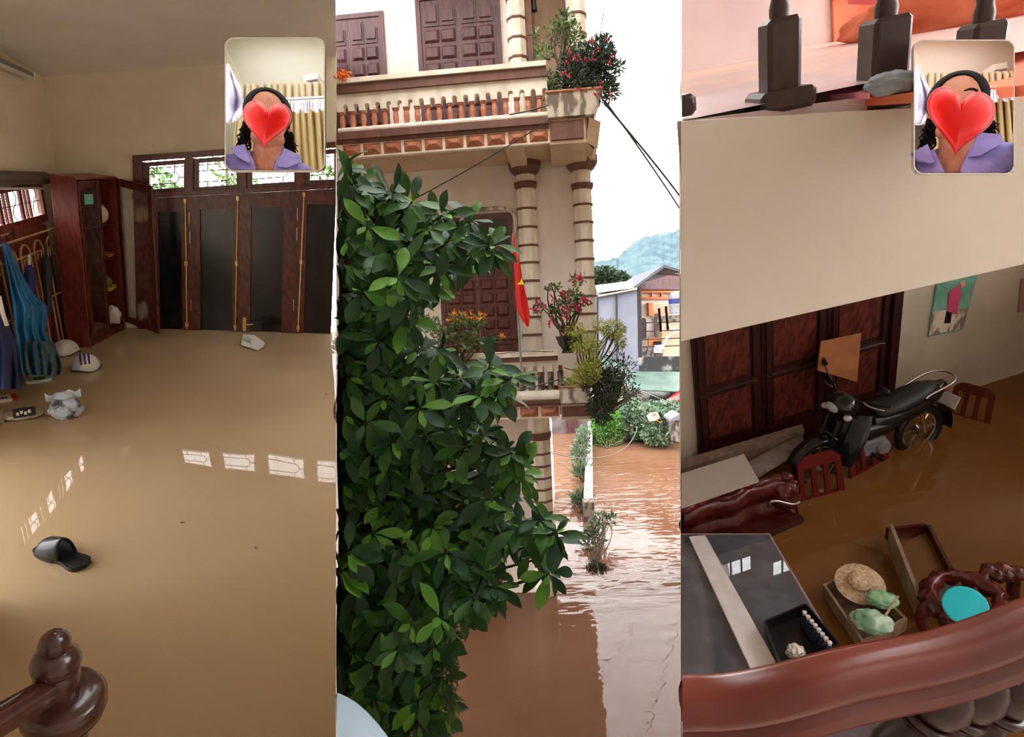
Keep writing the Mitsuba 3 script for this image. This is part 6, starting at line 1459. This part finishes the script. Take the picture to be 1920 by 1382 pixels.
# ================================================================== two lit display boxes, each framing a half figure behind a big red heart
mat('m_frame', c(246, 245, 240), .4); mat('m_box', c(226, 222, 208), .8)
mat('m_box_wall', c(222, 220, 212), .85); mat('m_skin', speckle(c(158, 104, 78), c(170, 114, 86), 60, 60), .5)
mat('m_lips', c(140, 70, 64), .4); mat('m_eye', c(230, 228, 222), .25); mat('m_iris', c(30, 20, 16), .2)
mat('m_hair', speckle(c(6, 5, 5), c(14, 11, 10), 90, 30), .7, spec=.12); mat('m_lavender', speckle(c(126, 122, 186), c(140, 136, 200), 40, 40), .75, sheen=.2)
mat('m_heart', c(236, 24, 18), .34, spec=.22, coat=.12); mat('m_heart_rim', c(186, 8, 10), .3)
mat('m_curtain', speckle(c(178, 158, 112), c(194, 174, 130), 40, 6), .6, sheen=.3); mat('m_curtain_top', speckle(c(190, 178, 150), c(204, 192, 166), 40, 6), .7)
mat('m_lace', c(226, 220, 226), .8); mat('m_lilac_cloth', speckle(c(206, 202, 218), c(222, 218, 232), 12, 12), .8)
SPH = {}
def msph(p, r, n=28): return m3.Manifold.sphere(float(r), n).translate([float(x) for x in p])
def mhull(*sp): return m3.Manifold.batch_hull([msph(p, r) for p, r in sp])
def smoothed(m, length, it=10):
    v, f = man(m.refine_to_length(length)); t = trimesh.Trimesh(v, f)
    trimesh.smoothing.filter_taubin(t, iterations=it)
    return np.array(t.vertices), np.array(t.faces)


def portrait(rect, d0, head, hs_, hrect, hturn, dx, dy, where, backing, support):
    x0, x1, y0, y1 = rect
    def at(px, py, d): return PC.at(px, py, d * d0)
    def rrect(i, r, d, n=7):
        pts = []
        for cx_, cy_, a0 in ((x1 - i - r, y0 + i + r, -90), (x1 - i - r, y1 - i - r, 0), (x0 + i + r, y1 - i - r, 90), (x0 + i + r, y0 + i + r, 180)):
            for a in np.linspace(a0, a0 + 90, n): pts.append((cx_ + r * math.cos(math.radians(a)), cy_ + r * math.sin(math.radians(a))))
        return [at(x, y, d) for x, y in pts]
    D1_ = 1.65
    fr = thing('display_box', f'rounded white framed display box {where}', 'display box')
    o_, i_ = rrect(0, 18, 1.0), rrect(2.6, 16, 1.0); n = len(o_)
    v = np.array(o_ + i_ + [p * 1.012 for p in o_] + [p * 1.012 for p in i_]); f = []
    for k in range(n):
        j = (k + 1) % n
        f += [[k, j, n + j, n + k], [2 * n + k, 3 * n + k, 3 * n + j, 2 * n + j], [k, 2 * n + k, 2 * n + j, j], [n + k, n + j, 3 * n + j, 3 * n + k]]
    part(PC, fr, 'frame', (v, np.array(f)), 'm_frame')
    a, b, a2, b2 = rrect(1, 17, 1.005), rrect(1, 17, D1_), rrect(.4, 17.5, 1.005), rrect(.4, 17.5, D1_)
    v = np.array(a + b + a2 + b2); f = []
    for k in range(n):
        j = (k + 1) % n
        f += [[k, j, n + j, n + k], [2 * n + k, 3 * n + k, 3 * n + j, 2 * n + j]]
    part(PC, fr, 'case', (v, np.array(f)), 'm_box')
    bw = rrect(.8, 17, D1_)
    part(PC, fr, 'back_wall', prism(bw, np.array([0, .012 * d0, 0])), 'm_box_wall')
    part(PC, fr, 'side_wall', prism([at(x, y, D1_ - .01) for x, y in ((x0 + 2, y0 + 20), (x0 + 14, y0 + 42), (x0 + 40, y0 + 100), (x0 + 2, y0 + 130))], np.array([0, .006 * d0, 0])), 'm_box')
    part(PC, fr, 'bracket', tube([at((x0 + x1) / 2, (y0 + y1) / 2, D1_ + .006), at((x0 + x1) / 2, (y0 + y1) / 2, support)], .012 * d0, 8), 'm_grey')
    # added glowing panels, hidden edge-on in the case, to brighten the figure
    def lamp(p4, L):
        p4 = np.array(p4); cen = np.array(at((x0 + x1) / 2, (y0 + y1) / 2, 1.3)); f = np.array([[0, 1, 2], [0, 2, 3]])
        nn = np.cross(p4[1] - p4[0], p4[2] - p4[0])
        if nn @ (cen - p4[0]) < 0: f = f[:, ::-1]
        part(PC, fr, 'added_light_panel', (p4, f), 'm_white', emitter={'type': 'area', 'radiance': rgb(np.array([1, .985, .96]) * L)})
    e = 1.7
    lamp([at(x0 + 22, y0 + e, 1.04), at(x1 - 22, y0 + e, 1.04), at(x1 - 22, y0 + e, 1.60), at(x0 + 22, y0 + e, 1.60)], FILL_LIGHT)
    lamp([at(x0 + e, y0 + 22, 1.02), at(x0 + e, y1 - 60, 1.02), at(x0 + e, y1 - 60, 1.5), at(x0 + e, y0 + 22, 1.5)], FILL_LIGHT * .6)
    lamp([at(x1 - e, y0 + 22, 1.02), at(x1 - e, y1 - 60, 1.02), at(x1 - e, y1 - 60, 1.5), at(x1 - e, y0 + 22, 1.5)], FILL_LIGHT * .6)

    # curtain, rod, lace, hanging cloth, air conditioner: dx, dy move them with the frame
    X, Y = (lambda x: x + dx), (lambda y: y + dy)
    cu = thing('curtain', f'gold pleated curtain behind the figure in the display box {where}', 'curtain')
    def pleats(xa, xb, yt, yb, dd, amp, nf, flare):
        g = []
        for k in np.linspace(0, 1, 16):
            row = []
            for t in np.linspace(0, 1, 120):
                x = xa + (xb - xa) * t + flare * k * (t - .45)
                y = yt - 4.5 * abs(math.sin(t * nf * math.pi)) * (1 - k) + (yb - yt) * k - 6 * t * (1 - k) * .6
                row.append(at(min(max(x, x0 + 2), x1 - 2), min(y, y1 - 2), dd + amp * math.sin(t * nf * 2 * math.pi + .4) + amp * .4 * math.sin(t * nf * 4.6 + 2 * k)))
            g.append(row)
        return sheet(np.array(g), .004 * d0)
    part(PC, cu, 'drape', pleats(X(446), X(609), Y(196), Y(322), 1.50, .010, 13, 26), 'm_curtain', True)
    part(PC, cu, 'heading', pleats(X(444), X(609), Y(161), Y(200), 1.515, .008, 13, 5), 'm_curtain_top', True, label='paler pleated heading')
    ro = thing('curtain_rod', f'double metal curtain rod in the display box {where}', 'curtain rod')
    for k, (ya, yb) in enumerate(((188, 182), (193, 187))):
        part(PC, ro, 'rod', tube([at(X(440), Y(ya + 3), 1.44), at(X(609), Y(yb), 1.42)], (.0032, .002)[k] * d0, 8), 'm_chrome', 40)
    la_ = thing('lace_trim', f'white lace trim in the display box {where}', 'lace')
    rng = np.random.default_rng(8)
    for i in range(13):
        xx = X(534 + 5.9 * i); yy = Y(190 - .05 * i * 5)
        part(PC, la_, 'fringe', sheet(np.array([[at(min(xx + w_ * 3.2, x1 - 2.2), yy + h_ * (20 + 4 * math.sin(i * 2.1)) , 1.41 + .01 * math.sin(i + w_ * 2)) for w_ in (-1, 0, 1)] for h_ in (0, .4, .8, 1)]), .003 * d0), 'm_lace')
    lc = thing('hanging_cloth', f'pale lilac cloth at the left in the display box {where}', 'cloth')
    g = []
    for k in np.linspace(0, 1, 20):
        xa, xb = x0 + 1.8, np.interp(k, [0, .2, .5, .8, 1], [x0 + 6, x0 + 16, x0 + 33, x0 + 40, x0 + 24])
        g.append([at(xa + (xb - xa) * t, y0 + 52 + 106 * k + 3 * math.sin(t * 5), 1.36 + .02 * math.sin(t * 9 + 4 * k) + .02 * math.sin(k * 11)) for t in np.linspace(0, 1, 16)])
    part(PC, lc, 'drape', sheet(np.array(g), .005 * d0), 'm_lilac_cloth', True)
    ac_ = thing('air_conditioner', f'white air conditioner in the display box {where}', 'air conditioner')
    q = [(569, 141), (596, 136), (596, 168), (569, 170)]
    part(PC, ac_, 'body', prism([at(X(x), Y(y), 1.56) for x, y in q], np.array([0, .05 * d0, 0])), 'm_white')
    for k, (ya, yb) in enumerate(((151, 146), (158, 154))):
        part(PC, ac_, 'vent', prism([at(X(574), Y(ya), 1.555), at(X(596), Y(yb + 1.5), 1.555), at(X(596), Y(yb + 3.9), 1.555), at(X(574), Y(ya + 2.4), 1.555)], np.array([0, .004 * d0, 0])), 'm_grey')

    # the figure: lengths in picture points at its own distance
    hx, hy = head; DP = 1.20; u = DP * d0 / F * hs_
    O = at(hx, hy, DP)
    Rp = RZ(-math.degrees(math.atan2(O[0], O[1])))                # turned to the viewer
    def L(x, z, y=0.0): return Rp @ np.array([x, y, z]) * u       # right, up, away from the viewer
    pe = thing('person', f'dark haired person in lavender, red heart over face, {where}', 'person')
    sk = mhull((L(0, 17, 4), 38 * u), (L(0, 2, -2), 36 * u), (L(0, -30, -8), 24 * u)) + mhull((L(0, -30, -8), 24 * u), (L(0, -46, -10), 12 * u), (L(-14, -34, -2), 16 * u), (L(14, -34, -2), 16 * u))
    sk += mhull((L(0, -24, 10), 25 * u), (L(2, -70, 12), 24 * u), (L(3, -104, 14), 30 * u))
    sk += mhull((L(3, -78, 16), 28 * u), (L(-50, -104, 22), 13 * u), (L(56, -106, 22), 13 * u), (L(0, -130, 18), 34 * u))
    sk += mhull((L(0, 2, -33), 5 * u), (L(0, -10, -42), 7 * u)) + mhull((L(-6, -11, -38), 4 * u), (L(6, -11, -38), 4 * u))
    for s_ in (-1, 1): sk += mhull((L(s_ * 37, 2, 6), 5 * u), (L(s_ * 38, -10, 6), 4 * u), (L(s_ * 39, 8, 9), 4 * u))
    nb = nz(np.cross(PC.ray(x0, y1 - 3), PC.ray(x1, y1 - 3))); nb = nb if nb @ PC.ray(x0, y1 - 60) > 0 else -nb
    sk = sk.trim_by_plane([float(q) for q in nb], float(nb @ -O))
    v, f = smoothed(sk, 4.5 * u)
    part(PC, pe, 'body', (v + O, f), 'm_skin', True)
    for s_ in (-1, 1):
        k = part(PC, pe, 'eye', mv(blob(L(s_ * 16, 3, -30), (7 * u, 4 * u, 3.6 * u), 2), None, O), 'm_eye', True)
        part(PC, k, 'iris', mv(blob(L(s_ * 16, 3, -33.5), (2.8 * u, 1.2 * u, 2.8 * u), 2), None, O), 'm_iris', True)
        part(PC, pe, 'eyebrow', mv(tube(spline([L(s_ * 7, 12, -34), L(s_ * 16, 15, -33), L(s_ * 26, 11, -27)], 8), 1.5 * u, 5), None, O), 'm_hair')
    part(PC, pe, 'mouth', mv(blob(L(0, -28, -31), (12 * u, 4 * u, 3.5 * u), 2), None, O), 'm_lips', True)
    hair = m3.Manifold.sphere(1, 48).scale([44 * u, 42 * u, 45 * u]).translate([float(q) for q in L(0, 17, 8)])
    hair -= m3.Manifold.sphere(1, 48).scale([36 * u, 34 * u, 60 * u]).translate([float(q) for q in L(0, -10, -33)])
    hair -= mhull((L(0, -40, 8), 30 * u), (L(0, -70, -10), 40 * u))
    hv, hf = smoothed(hair, 5 * u, 4)
    hk = part(PC, pe, 'hair', (hv + O, hf), 'm_hair', True)
    rng = np.random.default_rng(17)
    curls = []
    for s_ in (-1, 1):
        for i in range(46):
            p0 = L(s_ * rng.uniform(26, 40), rng.uniform(-22, 4), rng.uniform(4, 22)); p_ = [p0]
            ln = rng.uniform(30, 52); ph = rng.random() * 6
            for t in np.linspace(.15, 1, 9): p_.append(p0 + L(s_ * (t * rng.uniform(6, 16) + 3 * math.sin(ph + t * 11)), -ln * t, 3 * math.cos(ph + t * 11)))
            curls.append(tube(spline(p_, 16), np.linspace(2.6, .9, 16) * u, 5))
    cv, cf = cat(curls); lim = -((y1 - 4 - hy) / hs_) * u
    part(PC, hk, 'curls', (cv + O, cf), 'm_hair', True, kind='stuff')
    # shirt: shoulders and chest, open at the neck, with a turned down collar
    sh = mhull((L(2, -80, 18), 34 * u), (L(-62, -86, 20), 21 * u), (L(68, -90, 20), 21 * u), (L(0, -126, 14), 44 * u))
    sh += mhull((L(-62, -86, 20), 21 * u), (L(-92, -126, 20), 22 * u)) + mhull((L(68, -90, 20), 21 * u), (L(98, -126, 20), 22 * u))
    vneck = m3.Manifold.hull_points([[float(q) for q in L(x, z, y)] for y in (-90, 22) for x, z in ((-34, -40), (24, -38), (32, -30), (0, -122), (-12, -122), (-40, -30))])
    sh -= vneck
    sh = sh.trim_by_plane([float(q) for q in nb], float(nb @ -O))
    # keep inside the case
    for sgn, xe in ((-1, x0 + 3), (1, x1 - 3)):
        nx = nz(np.cross(PC.ray(xe, 0), PC.ray(xe, 1382))); nx = nx * (-sgn if nx[0] > 0 else sgn) if False else (nx if nx @ PC.ray((x0 + x1) / 2, 690) > 0 else -nx)
        sh = sh.trim_by_plane([float(q) for q in nx], float(nx @ -O))
    sv, sf = smoothed(sh, 6 * u, 3)
    shk = part(PC, pe, 'shirt', (sv + O, sf), 'm_lavender', 50)
    for s_, pts in ((-1, [(-40, -50), (-62, -62), (-52, -80), (-34, -90), (-30, -88)]), (1, [(28, -46), (56, -58), (58, -74), (30, -91), (16, -90)])):
        yy = lambda x, z: 2 - .55 * (abs(z) - 46)
        q = [L(x, max(z, lim / u + 1), yy(x, z)) + O for x, z in pts]
        part(PC, shk, 'collar', prism(q, np.array([0, 5 * u, 0])), 'm_lavender')
    # the heart in front of the face
    ha = thing('heart', f'big glossy red heart before the face, {where}', 'heart')
    hx0, hx1, hy0, hy1 = hrect
    t = np.linspace(0, 2 * np.pi, 73)[:-1]
    qx = 16 * np.sin(t) ** 3; qz = 13 * np.cos(t) - 5 * np.cos(2 * t) - 2 * np.cos(3 * t) - np.cos(4 * t)
    qz = qz + 2.5; cr, srn = math.cos(math.radians(hturn)), math.sin(math.radians(hturn)); qx, qz = qx * cr - qz * srn, qx * srn + qz * cr
    qx = (qx - qx.min()) / (qx.max() - qx.min()) * (hx1 - hx0) + hx0; qz = hy1 - (qz - qz.min()) / (qz.max() - qz.min()) * (hy1 - hy0)
    cx_, cz_ = (hx0 + hx1) / 2, hy0 + (hy1 - hy0) * .42
    def puff(sc, th, d):
        rows = []
        ss = np.sin(np.linspace(0, 1, 12) * math.pi / 2)
        for k in ss:
            rows.append([at(cx_ + (x - cx_) * k * sc, cz_ + (z - cz_) * k * sc, d - th * (1 - k ** 3.4) ** .6) for x, z in zip(qx, qz)])
        for k in ss[::-1][1:]:
            rows.append([at(cx_ + (x - cx_) * k * sc, cz_ + (z - cz_) * k * sc, d + th * .6 * (1 - k ** 3.4) ** .6) for x, z in zip(qx, qz)])
        g = np.array(rows); n_, m_ = g.shape[:2]; I = np.arange(n_ * m_).reshape(n_, m_)
        f = np.stack([I[:-1], I[1:], np.roll(I[1:], -1, 1), np.roll(I[:-1], -1, 1)], -1).reshape(-1, 4)
        return g.reshape(-1, 3), f
    part(PC, ha, 'rim', puff(1.0, .012, 1.10), 'm_heart_rim', True, label='darker red rim')
    part(PC, ha, 'body', puff(.93, .030, 1.098), 'm_heart', True)


FILL_LIGHT = 1.35
portrait((421, 610, 70, 322), 2.0, (502, 226), 1.0, (455, 547, 188, 281), -6, 0, 0, 'before the folding doors', None, 4.4)
portrait((1713, 1903, 74, 327), .84, (1795, 203), 1.13, (1738, 1867, 162, 295), -8, 1293, -20, 'before the cream upper floor edge', None, 1.74)
